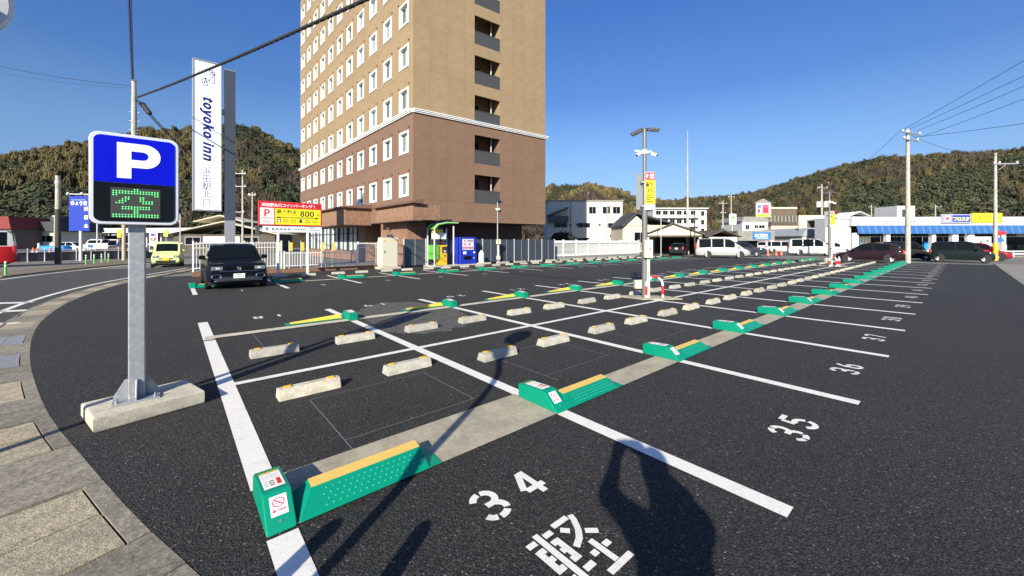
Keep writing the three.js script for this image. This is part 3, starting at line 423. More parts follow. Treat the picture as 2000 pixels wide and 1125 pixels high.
// ---------------------------------------------------------------- hotel pylon sign
{
  const Z = 20.2, c = at(376, 470, Z), t = thing('pylon_sign', 'tall white hotel sign panel lettered in blue beside a dark steel mast', 'pylon sign', V3(c.x, 0, c.z), LOT);
  const W = 1.22, y0 = EYE + (HY - 411) / F * 20.3, y1 = EYE + (HY - 114) / F * 20.3, H = y1 - y0, D = 0.42;
  const tex = canvasOf(256, 1664, (x, w, h) => {
    x.fillStyle = '#f3f3f7'; x.fillRect(0, 0, w, h); x.save(); x.translate(w / 2 + 4, 385); x.rotate(PI / 2); x.fillStyle = '#1c2370'; x.font = 'italic bold 132px sans-serif'; x.textBaseline = 'alphabetic'; { const word = 'toyoko inn', full = x.measureText(word).width, gap = (725 - full) / (word.length - 1); let X = 0; for (const ch of word) { x.fillText(ch, X, 42); x.strokeStyle = '#1c2370'; x.lineWidth = 6; x.strokeText(ch, X, 42); X += x.measureText(ch).width + gap; } } x.restore();
    x.strokeStyle = '#3a3f78'; x.lineWidth = 7; const line = (...p) => { x.beginPath(); p.forEach((q, i) => i ? x.lineTo(...q) : x.moveTo(...q)); x.stroke(); };
    line([96, 240], [150, 200], [192, 230], [200, 120], [150, 190]); line([96, 240], [110, 180], [150, 200]); line([70, 205], [110, 180], [130, 268], [92, 268], [70, 205]); line([150, 90], [190, 78], [196, 120], [156, 128], [150, 90]); line([160, 104], [188, 98]); line([170, 84], [176, 124]); line([104, 150], [140, 140]);
    [...'浜田駅北口'].forEach((ch, i) => kana(x, ch, 78, 1185 + i * 88, 84, 6.5, '#5a5c92'));
  });
  const b = part('sign_panel', bx(W, H, D, W / 2, y0 + H / 2, -D / 2), mat(0.62, 0.63, 0.66, 0.4), t);
  part('lettered_face', sheet(W - 0.1, H - 0.14, W / 2, y0 + H / 2, 0.004), printed(tex, 0.3), b, true);
  part('rim', [bx(0.05, H, 0.03, 0.025, y0 + H / 2, 0.0155), bx(0.05, H, 0.03, W - 0.025, y0 + H / 2, 0.0155), bx(W - 0.1, 0.07, 0.03, W / 2, y0 + 0.035, 0.0155), bx(W - 0.1, 0.07, 0.03, W / 2, y1 - 0.035, 0.0155)], M.metalGrey, b);
  const top = EYE + (HY - 136) / F * 21, my = EYE + (HY - 430) / F * 21, m = part('mast', bx(0.46, top - my, 0.46, W + 0.36, (top + my) / 2, -0.1), M.navy, t);
  part('mast_cap', bx(0.48, 0.04, 0.48, W + 0.36, top + 0.02, -0.1), M.galv, m);
  part('mast_foot', bx(0.44, my, 0.44, W + 0.36, my / 2, -0.1), M.galv, t);
  for (const k of [0.32, 0.68]) part('bracket', bx(0.2, 0.3, 0.12, W + 0.07, y0 + H * k, -0.15), M.metalGrey, t);
}
// ---------------------------------------------------------------- price board
{
  const u0 = 3.0, w = 2.72, v = 21.3, t = thing('price_board', 'red and yellow parking price board on two white legs', 'price board', L(u0, v), LOT);
  const tex = canvasOf(1024, 440, (x) => {
    x.fillStyle = '#c3202c'; x.fillRect(0, 0, 1024, 440); kana(x, '浜田駅北口コインパーキング！', 40, 30, 60, 8, '#fff6f2');
    x.fillStyle = '#f4eee8'; x.fillRect(16, 118, 216, 306); x.fillStyle = '#c8242c'; x.font = 'bold 190px sans-serif'; x.fillText('P', 62, 280); x.fillStyle = '#b0504c'; x.fillRect(40, 300, 170, 16); x.font = '92px sans-serif'; x.fillStyle = '#9a4a44'; x.fillText('24h', 42, 410);
    x.fillStyle = '#f1e425'; x.fillRect(250, 118, 758, 306); kana(x, '最大料金', 272, 134, 78, 8, '#43380c'); x.fillStyle = '#2a2410'; x.font = 'bold 150px sans-serif'; x.fillText('800', 648, 262, 280); kana(x, '円', 940, 200, 54, 7, '#5b4a10');
    x.fillStyle = '#9c8410'; for (let i = 0; i < 20; i++) x.fillRect(278 + i * 17, 226 + 5 * (i % 2), 12, 18); x.fillStyle = '#2a2410'; x.fillRect(270, 276, 700, 26); x.fillStyle = '#e5da3a'; for (let i = 0; i < 30; i++) x.fillRect(340 + i * 19, 281, 12, 16);
    x.fillStyle = '#3a3420'; x.fillRect(276, 318, 66, 66); x.fillRect(640, 318, 66, 66); x.fillStyle = '#f7f5df'; x.beginPath(); x.arc(309, 351, 22, 0, 7); x.fill(); x.beginPath(); x.arc(684, 351, 24, 0, 7); x.fill(); x.fillStyle = '#3a3420'; x.beginPath(); x.arc(672, 351, 22, 0, 7); x.fill();
    x.fillStyle = '#a08a18'; for (const X of [370, 490, 730, 860]) { x.fillRect(X, 326, 96, 20); x.fillRect(X, 362, 104, 20); }
  });
  const tex2 = canvasOf(512, 80, (x) => { x.fillStyle = '#eceef0'; x.fillRect(0, 0, 512, 80); x.fillStyle = '#7d8494'; x.fillRect(20, 20, 24, 40); for (let i = 0; i < 5; i++) x.fillRect(70 + i * 34, 28, 24, 30); for (let i = 0; i < 4; i++) x.fillRect(270 + i * 24, 30, 16, 26); x.fillRect(390, 12, 60, 14); x.fillStyle = '#a5b4c4'; x.fillRect(400, 38, 90, 26); });
  const b = part('price_panel', rb(w, 1.14, 0.14, w / 2, 2.98, 0, 0.015), M.red, t); part('printed_face', sheet(w - 0.04, 1.10, w / 2, 2.98, 0.0735), printed(tex), b, true);
  const s = part('phone_panel', bx(w - 0.18, 0.30, 0.05, w / 2 + 0.09, 2.255, 0), M.white, t); part('printed_face', sheet(w - 0.2, 0.28, w / 2 + 0.09, 2.255, 0.029), printed(tex2), s, true);
  for (const x of [0.80, 2.08]) part('leg', [bx(0.09, 2.11, 0.09, x, 1.055, -0.02), bx(0.2, 0.02, 0.2, x, 0.012, -0.02)], M.white, t);
  part('lamp_box', rb(0.16, 0.42, 0.16, -0.02, 2.2, -0.05, 0.02), M.charcoal, t);
}
// ---------------------------------------------------------------- lamp posts on the lot
function lampPost(u, v, label, detail) {
  const t = thing('lamp_post', label, 'lamp post', L(u, v), 0, 'lamp posts of the parking lot');
  const top = 4.95;
  part('concrete_pad', [prism([[-0.15, -0.3], [1.0, -0.25], [0.75, 0.35], [-0.9, 0.55]], 0.03).rotateX(-PI / 2).translate(0, 0.022, 0)], M.strip, t);
  part('post', [cy(0.055, 0.055, top, 0, top / 2, 0), cy(0.078, 0.08, 2.7, 0, 1.35, 0)], M.greyPole, t);
  const mk = (s) => { const h = part('floodlight', [rb(0.36, 0.055, 0.27, 0.2, 0, 0, 0.02), bx(0.12, 0.03, 0.06, 0.0, -0.02, 0)], M.charcoal, t); part('lens', bx(0.30, 0.008, 0.21, 0.2, -0.033, 0), M.curtain, h); h.position.set(s * 0.03, top + 0.02, 0); h.rotation.set(0, s > 0 ? R(-14) : R(150), R(s > 0 ? -9 : -20)); };
  mk(1); mk(-1);
  for (const s of [-1, 1]) { const c = part('security_camera', [rb(0.1, 0.09, 0.24, 0, 0, 0.06, 0.03), bx(0.16, 0.03, 0.08, -0.08, 0.07, -0.02)], M.white, t); part('lens', cyz(0.03, 0.02, 0, 0, 0.185, 12), M.black, c); c.position.set(s * 0.17, 4.22, 0.08); c.rotation.set(R(28), s * R(40), 0); }
  part('camera_arm', [bx(0.4, 0.05, 0.06, 0, 4.28, 0), cy(0.075, 0.075, 0.12, 0, 4.3, 0)], M.white, t);
  const tex = canvasOf(128, 320, (x) => { x.fillStyle = '#eae6dc'; x.fillRect(0, 0, 128, 320); x.fillStyle = '#cf3644'; x.fillRect(0, 0, 128, 66); x.fillStyle = '#f6dfe0'; x.font = 'bold 52px sans-serif'; x.fillText('P', 12, 52); x.fillRect(60, 14, 56, 14); x.fillRect(60, 38, 56, 14); x.fillStyle = '#ead51c'; x.fillRect(0, 66, 128, 208); x.fillStyle = '#3a3208'; x.font = 'bold 50px sans-serif'; x.fillText('800', 30, 176, 92); kana(x, '最大', 8, 82, 44, 6, '#3a3208'); for (let i = 0; i < 4; i++) x.fillRect(14, 194 + i * 18, 60 + 30 * (i % 2), 8); x.fillStyle = '#8d9aa8'; x.fillRect(20, 290, 84, 14); });
  const face = Math.atan2(-L(u, v).x, -L(u, v).z);
  const s = part('price_panel', rb(0.30, 1.1, 0.05, 0.12, 3.14, 0.09, 0.01), M.white, t); part('printed_face', sheet(0.29, 1.08, 0.12, 3.14, 0.1175), printed(tex), s, true);
  part('panel_back', [rb(0.26, 1.06, 0.05, -0.14, 3.14, 0.0, 0.01).rotateY(R(-50)), bx(0.24, 0.04, 0.1, 0, 3.4, 0.03), bx(0.24, 0.04, 0.1, 0, 2.7, 0.03)], M.metalGrey, t);
  const cab = part('switch_cabinet', rb(0.24, 0.52, 0.17, 0.05, 1.46, 0.13, 0.015), M.beige, t); part('handle', bx(0.02, 0.08, 0.02, 0.09, 1.46, 0.222), M.charcoal, cab);
  part('conduit', [cy(0.022, 0.022, 1.2, 0.05, 0.6, 0.1), cy(0.022, 0.022, 1.2, 0.1, 0.6, 0.1)], M.beige, t);
  part('ballast_box', rb(0.2, 0.24, 0.16, -0.2, 0.42, 0.0, 0.01), M.cream, t);
  return t;
}
lampPost(10.45, 6.1, 'grey lamp post with double floodlights and cameras standing between the wheel stops', true);
lampPost(33.1, 5.8, 'far lamp post with double floodlights beside the maroon car', true);
function hoop(u, v, label, turn) {
  const t = thing('hoop_guard', label, 'hoop guard', L(u, v), turn, 'red and white hoop guards at the lamp posts'), r = 0.034, w = 0.26, h = 0.62, A = [];
  for (let i = 0; i <= 12; i++) { const a = PI * i / 12; A.push(V3(-Math.cos(a) * w, h - w + Math.sin(a) * w + 0.02, 0)); }
  part('hoop', tube([V3(-w, 0.25, 0), V3(-w, 0.30, 0), ...A.slice(1, -1), V3(w, 0.30, 0), V3(w, 0.25, 0)], r, 40, 10), M.white, t);
  for (const s of [-1, 1]) { part('red_band', cy(r + 0.003, r + 0.003, 0.26, s * w, 0.25, 0, 14), M.red, t); part('leg_foot', cy(r, r, 0.13, s * w, 0.065, 0, 14), M.white, t); }
  part('red_band', tube([V3(-0.1, h + 0.002, 0), V3(0, h + 0.022, 0), V3(0.1, h + 0.002, 0)], r + 0.003, 8, 10), M.red, t);
}
hoop(10.62, 5.88, 'red and white hoop guard at the near lamp post', R(10));
hoop(32.75, 5.55, 'red and white hoop guard at the far lamp post', R(10)); hoop(33.3, 5.35, 'second red and white hoop guard behind the far lamp post', R(60));
// ---------------------------------------------------------------- things beside and behind the camera whose shadows cross the lot
function mirror(p, hgt, r, aim, label, small) {
  const t = thing('traffic_mirror', label, 'traffic mirror', p, 0);
  part('pole', small ? tube([V3(0, 0, 0), V3(0, 1.2, 0), V3(0, 2.0, 0), V3(-0.06, 2.3, 0), V3(-0.2, 2.55, 0), V3(-0.26, 2.85, 0), V3(-0.32, hgt, 0)], 0.038, 60, 12) : cy(0.045, 0.045, hgt, 0, hgt / 2, 0), M.metalGrey, t);
  const dish = (rad, y, a, x) => { const g = new THREE.SphereGeometry(rad * 2.2, 32, 8, 0, PI * 2, 0, Math.asin(1 / 2.2)).rotateX(PI / 2).translate(0, 0, -rad * 2.2 * Math.cos(Math.asin(1 / 2.2))); const m = part('mirror_face', g, M.chrome, t); m.position.set(x, y, 0.06); m.rotation.y = a; part('rim', new THREE.TorusGeometry(rad, 0.03, 10, 36), M.white, m); part('mirror_back', cyz(rad, 0.03, 0, 0, -0.02, 36), M.pale, m); part('bracket', bx(0.08, 0.1, 0.14, 0, 0, -0.09), M.metalGrey, m); };
  dish(r, hgt, aim, small ? -0.33 : 0); if (small) dish(r * 0.6, hgt - 0.55, aim + 0.4, -0.25);
}
mirror(V3(-4.19, 0, -2.95), 3.55, 0.29, R(234), 'round traffic mirror on a pole at the upper left frame edge');
mirror(V3(-1.40, 0, -0.45), 3.30, 0.2, R(20), 'traffic mirror on a bent pole behind the camera', true);
for (const [x, z, k] of [[-1.51, -0.74, 0], [-0.97, -0.72, 1]]) { const t = thing('bollard', ['bollard behind the camera, the left one', 'bollard behind the camera, the right one'][k], 'bollard', V3(x, 0, z), 0, 'bollards beside the camera'); part('tube_post', [cy(0.05, 0.05, 0.78, 0, 0.39, 0), new THREE.SphereGeometry(0.05, 16, 8).translate(0, 0.78, 0)], M.metalGrey, t); part('reflective_band', cy(0.052, 0.052, 0.08, 0, 0.62, 0), M.yellowPaint, t); }
// the photographer, standing behind the camera with both arms raised to the phone
{
  const J = { pelvis: V3(0.16, 0.92, 0.42), chest: V3(0.16, 1.22, 0.38), neck: V3(0.165, 1.42, 0.31), head: V3(0.175, 1.545, 0.20), ls: V3(-0.02, 1.36, 0.36), rs: V3(0.35, 1.36, 0.36), le: V3(-0.13, 1.38, 0.12), re: V3(0.36, 1.36, 0.12), lh: V3(-0.055, 1.655, 0.075), rh: V3(0.10, 1.66, 0.075), lk: V3(0.05, 0.48, 0.42), rk: V3(0.27, 0.48, 0.42), la: V3(0.04, 0.09, 0.46), ra: V3(0.29, 0.09, 0.46), lt: V3(0.03, 0.05, 0.30), rt: V3(0.31, 0.05, 0.30), lhip: V3(0.08, 0.88, 0.42), rhip: V3(0.24, 0.88, 0.42), skull: V3(0.175, 1.60, 0.20) };
  const bones = [['pelvis', 'chest', 0.17, 0.19], ['chest', 'neck', 0.17, 0.075], ['neck', 'head', 0.065, 0.08], ['head', 'skull', 0.085, 0.098], ['chest', 'ls', 0.13, 0.085], ['chest', 'rs', 0.13, 0.085], ['ls', 'le', 0.075, 0.06], ['rs', 're', 0.075, 0.06], ['le', 'lh', 0.058, 0.034], ['re', 'rh', 0.058, 0.034], ['lhip', 'lk', 0.105, 0.075], ['rhip', 'rk', 0.105, 0.075], ['lk', 'la', 0.072, 0.05], ['rk', 'ra', 0.072, 0.05], ['la', 'lt', 0.05, 0.045], ['ra', 'rt', 0.05, 0.045]];
  for (const [s, h, e] of [[-1, 'lh', 'le'], [1, 'rh', 're']]) for (let i = 0; i < 4; i++) { const a = J[h], n = h + i; J[n] = V3(a.x + s * -0.02 + s * 0.0, a.y + 0.028 - i * 0.019, a.z - 0.012); J[n + 'b'] = V3(a.x - s * (0.05 - 0.004 * i), a.y + 0.03 - i * 0.02, a.z - 0.02); bones.push([h, n, 0.03, 0.011], [n, n + 'b', 0.0105, 0.009]); }
  for (const [s, h] of [[-1, 'lh'], [1, 'rh']]) { const a = J[h]; J[h + 't'] = V3(a.x - s * 0.03, a.y + 0.0, a.z + 0.04); bones.push([h, h + 't', 0.02, 0.011]); }
  const res = 120, half = 0.98, cx = 0.16, cyv = 0.92, cz = 0.24, mc = new MarchingCubes(res, new THREE.MeshBasicMaterial(), false, false, 200000); mc.isolation = 0;
  const q = V3(), ab = V3(), ap = V3(), pre = bones.map(([a, b, r0, r1]) => [J[a], J[b], r0, r1, J[b].clone().sub(J[a]), J[b].clone().sub(J[a]).lengthSq()]);
  for (let z = 0; z < res; z++) for (let y = 0; y < res; y++) for (let x = 0; x < res; x++) {
    q.set(cx + ((x - res / 2) / (res / 2)) * half, cyv + ((y - res / 2) / (res / 2)) * half, cz + ((z - res / 2) / (res / 2)) * half); let d = 9, s = 0;
    for (const [a, b, r0, r1, v, l2] of pre) { ap.subVectors(q, a); const t = Math.max(0, Math.min(1, ap.dot(v) / l2)); const e = Math.hypot(ap.x - v.x * t, ap.y - v.y * t, ap.z - v.z * t) - (r0 + (r1 - r0) * t); s += Math.exp(-Math.max(-0.3, e) / 0.012); }
    d = -0.012 * Math.log(s + 1e-30); mc.field[x + y * res + z * res * res] = -d;
  }
  mc.update(); const n = mc.count, g = new THREE.BufferGeometry(), P = mc.positionArray.slice(0, n * 3); for (let i = 0; i < n; i++) { P[i * 3] = cx + P[i * 3] * half; P[i * 3 + 1] = Math.max(0.001, cyv + P[i * 3 + 1] * half); P[i * 3 + 2] = cz + P[i * 3 + 2] * half; }
  g.setAttribute('position', new THREE.BufferAttribute(P, 3)); g.computeVertexNormals();
  const t = thing('person', 'person in dark clothes behind the camera raising both arms', 'person'); part('body', smooth(g, 80), M.cloth, t);
  part('hair', new THREE.SphereGeometry(0.108, 24, 16, 0, PI * 2, 0, PI * 0.6).scale(0.95, 1.05, 1.08).rotateX(R(25)).translate(0.175, 1.61, 0.215), M.rubber, t);
  solo('phone', rb(0.155, 0.075, 0.009, 0.02, 1.675, 0.052, 0.006), M.black, 'black phone held up by the person behind the camera', 'phone');
}
// ---------------------------------------------------------------- fences, cabinet, pay station, vending machine
function picketFence(u0, u1, v, h, base, label, pitch = 0.125) {
  const t = thing('picket_fence', label, 'fence', L(u0, v), LOT, 'white picket fences in front of the hotel'), len = u1 - u0, n = Math.round(len / pitch);
  const pk = ready(bx(0.022, h - 0.12, 0.022, 0, base + 0.1 + (h - 0.12) / 2, 0)), po = ready(bx(0.06, h + 0.06, 0.06, 0, base + h / 2, 0));
  for (let i = 0; i <= n; i++) { const x = len * i / n; if (i % 16 === 0 || i === n) part('post', po, M.white, t).position.x = x; else part('picket', pk, M.white, t).position.x = x; }
  part('rail', bx(len, 0.035, 0.035, len / 2, base + h - 0.09, 0.0285), M.white, t); part('rail', bx(len, 0.035, 0.035, len / 2, base + 0.16, 0.0285), M.white, t);
  if (h > 1.2) part('rail', bx(len, 0.03, 0.035, len / 2, base + h - 0.32, 0.0285), M.white, t);
  part('block_base', bx(len + 0.1, base, 0.14, len / 2, base / 2, -0.02), M.brick, t);
}
picketFence(0.75, 4.4, 23.8, 1.45, 0.22, 'tall white picket fence behind the dark car');
picketFence(4.5, 8.3, 23.6, 0.92, 0.2, 'low white picket fence behind the price board');
picketFence(8.4, 9.6, 23.7, 1.42, 0.2, 'short run of tall white pickets beside the beige cabinet');
{
  const t = thing('utility_cabinet', 'beige electrical cabinet standing at the white fence', 'cabinet', L(9.35, 22.85), LOT);
  part('case', [rb(1.05, 1.78, 0.55, 0.55, 1.0, 0, 0.03)], M.beige, t); part('plinth', bx(1.3, 0.12, 0.75, 0.55, 0.061, 0), M.stone, t);
  const d = part('door', bx(0.93, 1.62, 0.02, 0.55, 0.98, 0.286), M.beige, t); part('handle', bx(0.03, 0.14, 0.03, 0.2, 1.05, 0.311), M.charcoal, d);
  part('warning_sticker', bx(0.16, 0.1, 0.004, 0.22, 1.72, 0.2985), M.yellowPaint, d); part('warning_sticker', bx(0.2, 0.08, 0.004, 0.84, 1.72, 0.2985), M.yellowPaint, d);
}
{
  const t = thing('pay_station', 'yellow pay machine under a green roofed white frame', 'pay station', L(12.85, 22.45), LOT), W = 1.45, D = 0.9;
  part('plinth', bx(W + 0.5, 0.08, D + 0.4, W / 2, 0.041, -D / 2 + 0.1), M.stone, t);
  for (const x of [0, W]) for (const z of [0.0, -D]) part('post', bx(0.06, x ? (z ? 2.5 : 2.6) : (z ? 2.42 : 2.42), 0.06, x, 0.08 + (x ? (z ? 1.25 : 1.3) : 1.21), z), M.white, t);
  part('roof', [prism([[-0.05, 2.46], [0.22, 2.78], [0.9, 2.92], [W + 0.35, 2.92], [W + 0.35, 2.86], [0.92, 2.86], [0.26, 2.72], [0.0, 2.44]], D + 0.2).translate(0, 0, -D / 2)], M.payGreen, t);
  part('roof_edge', [prism([[-0.07, 2.46], [0.21, 2.80], [0.9, 2.945], [W + 0.37, 2.945], [W + 0.37, 2.85], [0.92, 2.85], [0.27, 2.70], [0.02, 2.44]], 0.05).translate(0, 0, 0.03), prism([[-0.07, 2.46], [0.21, 2.80], [0.9, 2.945], [W + 0.37, 2.945], [W + 0.37, 2.85], [0.92, 2.85], [0.27, 2.70], [0.02, 2.44]], 0.05).translate(0, 0, -D - 0.03)], M.white, t);
  part('green_panel', bx(0.02, 0.95, D - 0.1, 0.04, 0.95, -D / 2), M.payGreen, t); part('green_panel', bx(0.34, 0.95, 0.02, 0.2, 0.95, -0.06), M.payGreen, t);
  part('info_board', [bx(1.1, 0.34, 0.03, 0.62, 2.05, -0.5), bx(1.1, 0.06, 0.05, 0.62, 1.84, -0.5)], M.white, t); part('info_header', bx(0.8, 0.22, 0.03, 0.5, 2.34, -0.5), M.yellowPaint, t); part('info_screen', bx(0.9, 0.32, 0.03, 0.66, 1.6, -0.5), M.dark, t);
  const m = part('pay_machine', rb(0.62, 1.32, 0.4, 0.72, 0.75, -0.32, 0.02), mat(0.8, 0.42, 0.02, 0.45), t); part('operating_panel', bx(0.36, 0.42, 0.02, 0.82, 1.1, -0.109), M.dark, m); part('screen', bx(0.16, 0.12, 0.02, 0.84, 1.0, -0.106), M.curtain, m); part('coin_slot', bx(0.12, 0.1, 0.02, 0.86, 0.7, -0.109), M.charcoal, m);
}
{
  const tex = canvasOf(256, 448, (x) => { x.fillStyle = '#1d30a6'; x.fillRect(0, 0, 256, 448); x.fillStyle = '#e6e6ea'; x.fillRect(28, 22, 190, 186); const cl = ['#c23a34', '#e8e2d0', '#3f6fb0', '#7a4a2a', '#d9a63a', '#5a9a8a', '#b04a5a', '#f0f0f0']; for (let r = 0; r < 3; r++) for (let c = 0; c < 10; c++) { x.fillStyle = r === 2 ? (c % 3 ? '#b83a30' : '#6a2a22') : cl[Math.floor(rnd() * 8)]; x.fillRect(34 + c * 18, 32 + r * 60, 13, 40); x.fillStyle = '#8c8f99'; x.fillRect(34 + c * 18, 76 + r * 60, 13, 6); } x.fillStyle = '#f0f0f0'; x.fillRect(40, 236, 54, 44); x.fillRect(214, 236, 26, 34); x.fillStyle = '#151a3a'; x.fillRect(70, 310, 110, 34); x.fillStyle = '#dfe6f2'; x.fillRect(60, 352, 40, 12); x.fillRect(216, 340, 18, 18); });
  const t = thing('vending_machine', 'blue drink vending machine beside the pay station', 'vending machine', L(14.95, 22.95), LOT);
  part('case', rb(1.38, 1.9, 0.72, 0.72, 1.0, -0.1, 0.03), M.vendBlue, t); part('printed_front', sheet(1.28, 1.82, 0.72, 1.0, 0.2645), printed(tex, 0.3), t, true); part('plinth', bx(1.6, 0.07, 0.9, 0.72, 0.036, -0.1), M.stone, t);
  part('dispensing_flap', bx(0.62, 0.2, 0.03, 0.66, 0.5, 0.28), M.black, t);
}
solo('recycling_bin', [cy(0.2, 0.2, 0.8, 0, 0.4, 0), cy(0.08, 0.2, 0.14, 0, 0.87, 0), cy(0.04, 0.08, 0.08, 0, 0.97, 0)], M.white, 'white bottle bin beside the blue vending machine', 'bin', undefined, L(16.85, 22.75), 0);
{
  const t = thing('camera_pole', 'thin camera pole with white dome in front of the grey fence', 'camera pole', L(18.55, 23.0), LOT);
  part('pole', cy(0.045, 0.05, 4.6, 0, 2.3, 0), M.galv, t); part('camera_dome', [new THREE.SphereGeometry(0.16, 16, 10).scale(1, 0.7, 1).translate(0, 4.05, 0.05), bx(0.5, 0.05, 0.1, 0, 4.1, 0)], M.white, t); part('floodlight', [bx(0.3, 0.05, 0.2, 0.12, 4.72, 0.05), cy(0.025, 0.025, 0.2, 0, 4.6, 0)], M.charcoal, t);
  part('junction_box', rb(0.34, 0.36, 0.2, 0, 1.62, 0.12, 0.02), M.beige, t); part('junction_box', rb(0.26, 0.3, 0.18, 0, 0.42, 0.1, 0.02), M.beige, t); part('conduit', cy(0.06, 0.06, 1.1, 0.0, 0.9, 0.1), M.pale, t);
}
{
  const u0 = 11.2, u1 = 25.3, v = 23.45, t = thing('panel_fence', 'dark grey panel fence under the hotel overhang', 'fence', L(u0, v), LOT), n = 9, w = (u1 - u0) / n;
  const pg = ready(bx(w / 2 - 0.05, 1.7, 0.03, 0, 0.95, 0)), po = ready(bx(0.07, 1.84, 0.07, 0, 0.92, 0)), thin = ready(bx(0.04, 1.72, 0.05, 0, 0.94, 0));
  for (let i = 0; i <= n; i++) { part('post', po, M.pale, t).position.x = i * w; if (i < n) { part('panel', pg, M.navy, t).position.x = i * w + w / 4; part('panel', pg, M.navy, t).position.x = i * w + 3 * w / 4; part('panel_rib', thin, M.metalGrey, t).position.x = i * w + w / 2; } }
}
{
  const u0 = 25.5, u1 = 40.2, v = 24.2, t = thing('balustrade_fence', 'white slatted fence running from the grey fence to the carport', 'fence', L(u0, v), LOT), len = u1 - u0, n = 8, w = len / n;
  const po = ready(bx(0.12, 1.75, 0.12, 0, 0.93, 0)), sl = ready(bx(0.055, 1.2, 0.025, 0, 0.95, 0));
  for (let i = 0; i <= n; i++) part('post', po, M.white, t).position.x = i * w;
  for (let i = 0; i < n; i++) for (let j = 1; j < 14; j++) part('slat', sl, M.whiteWall, t).position.x = i * w + j * w / 14;
  part('rail', bx(len, 0.24, 0.05, len / 2, 1.6, 0.04), M.white, t); part('rail', bx(len, 0.16, 0.05, len / 2, 0.36, 0.04), M.white, t); part('block_base', bx(len, 0.25, 0.2, len / 2, 0.125, 0), M.greyWall, t); part('backing_panel', bx(len * 0.74, 1.25, 0.02, len * 0.63, 0.98, -0.09), M.whiteWall, t);
}
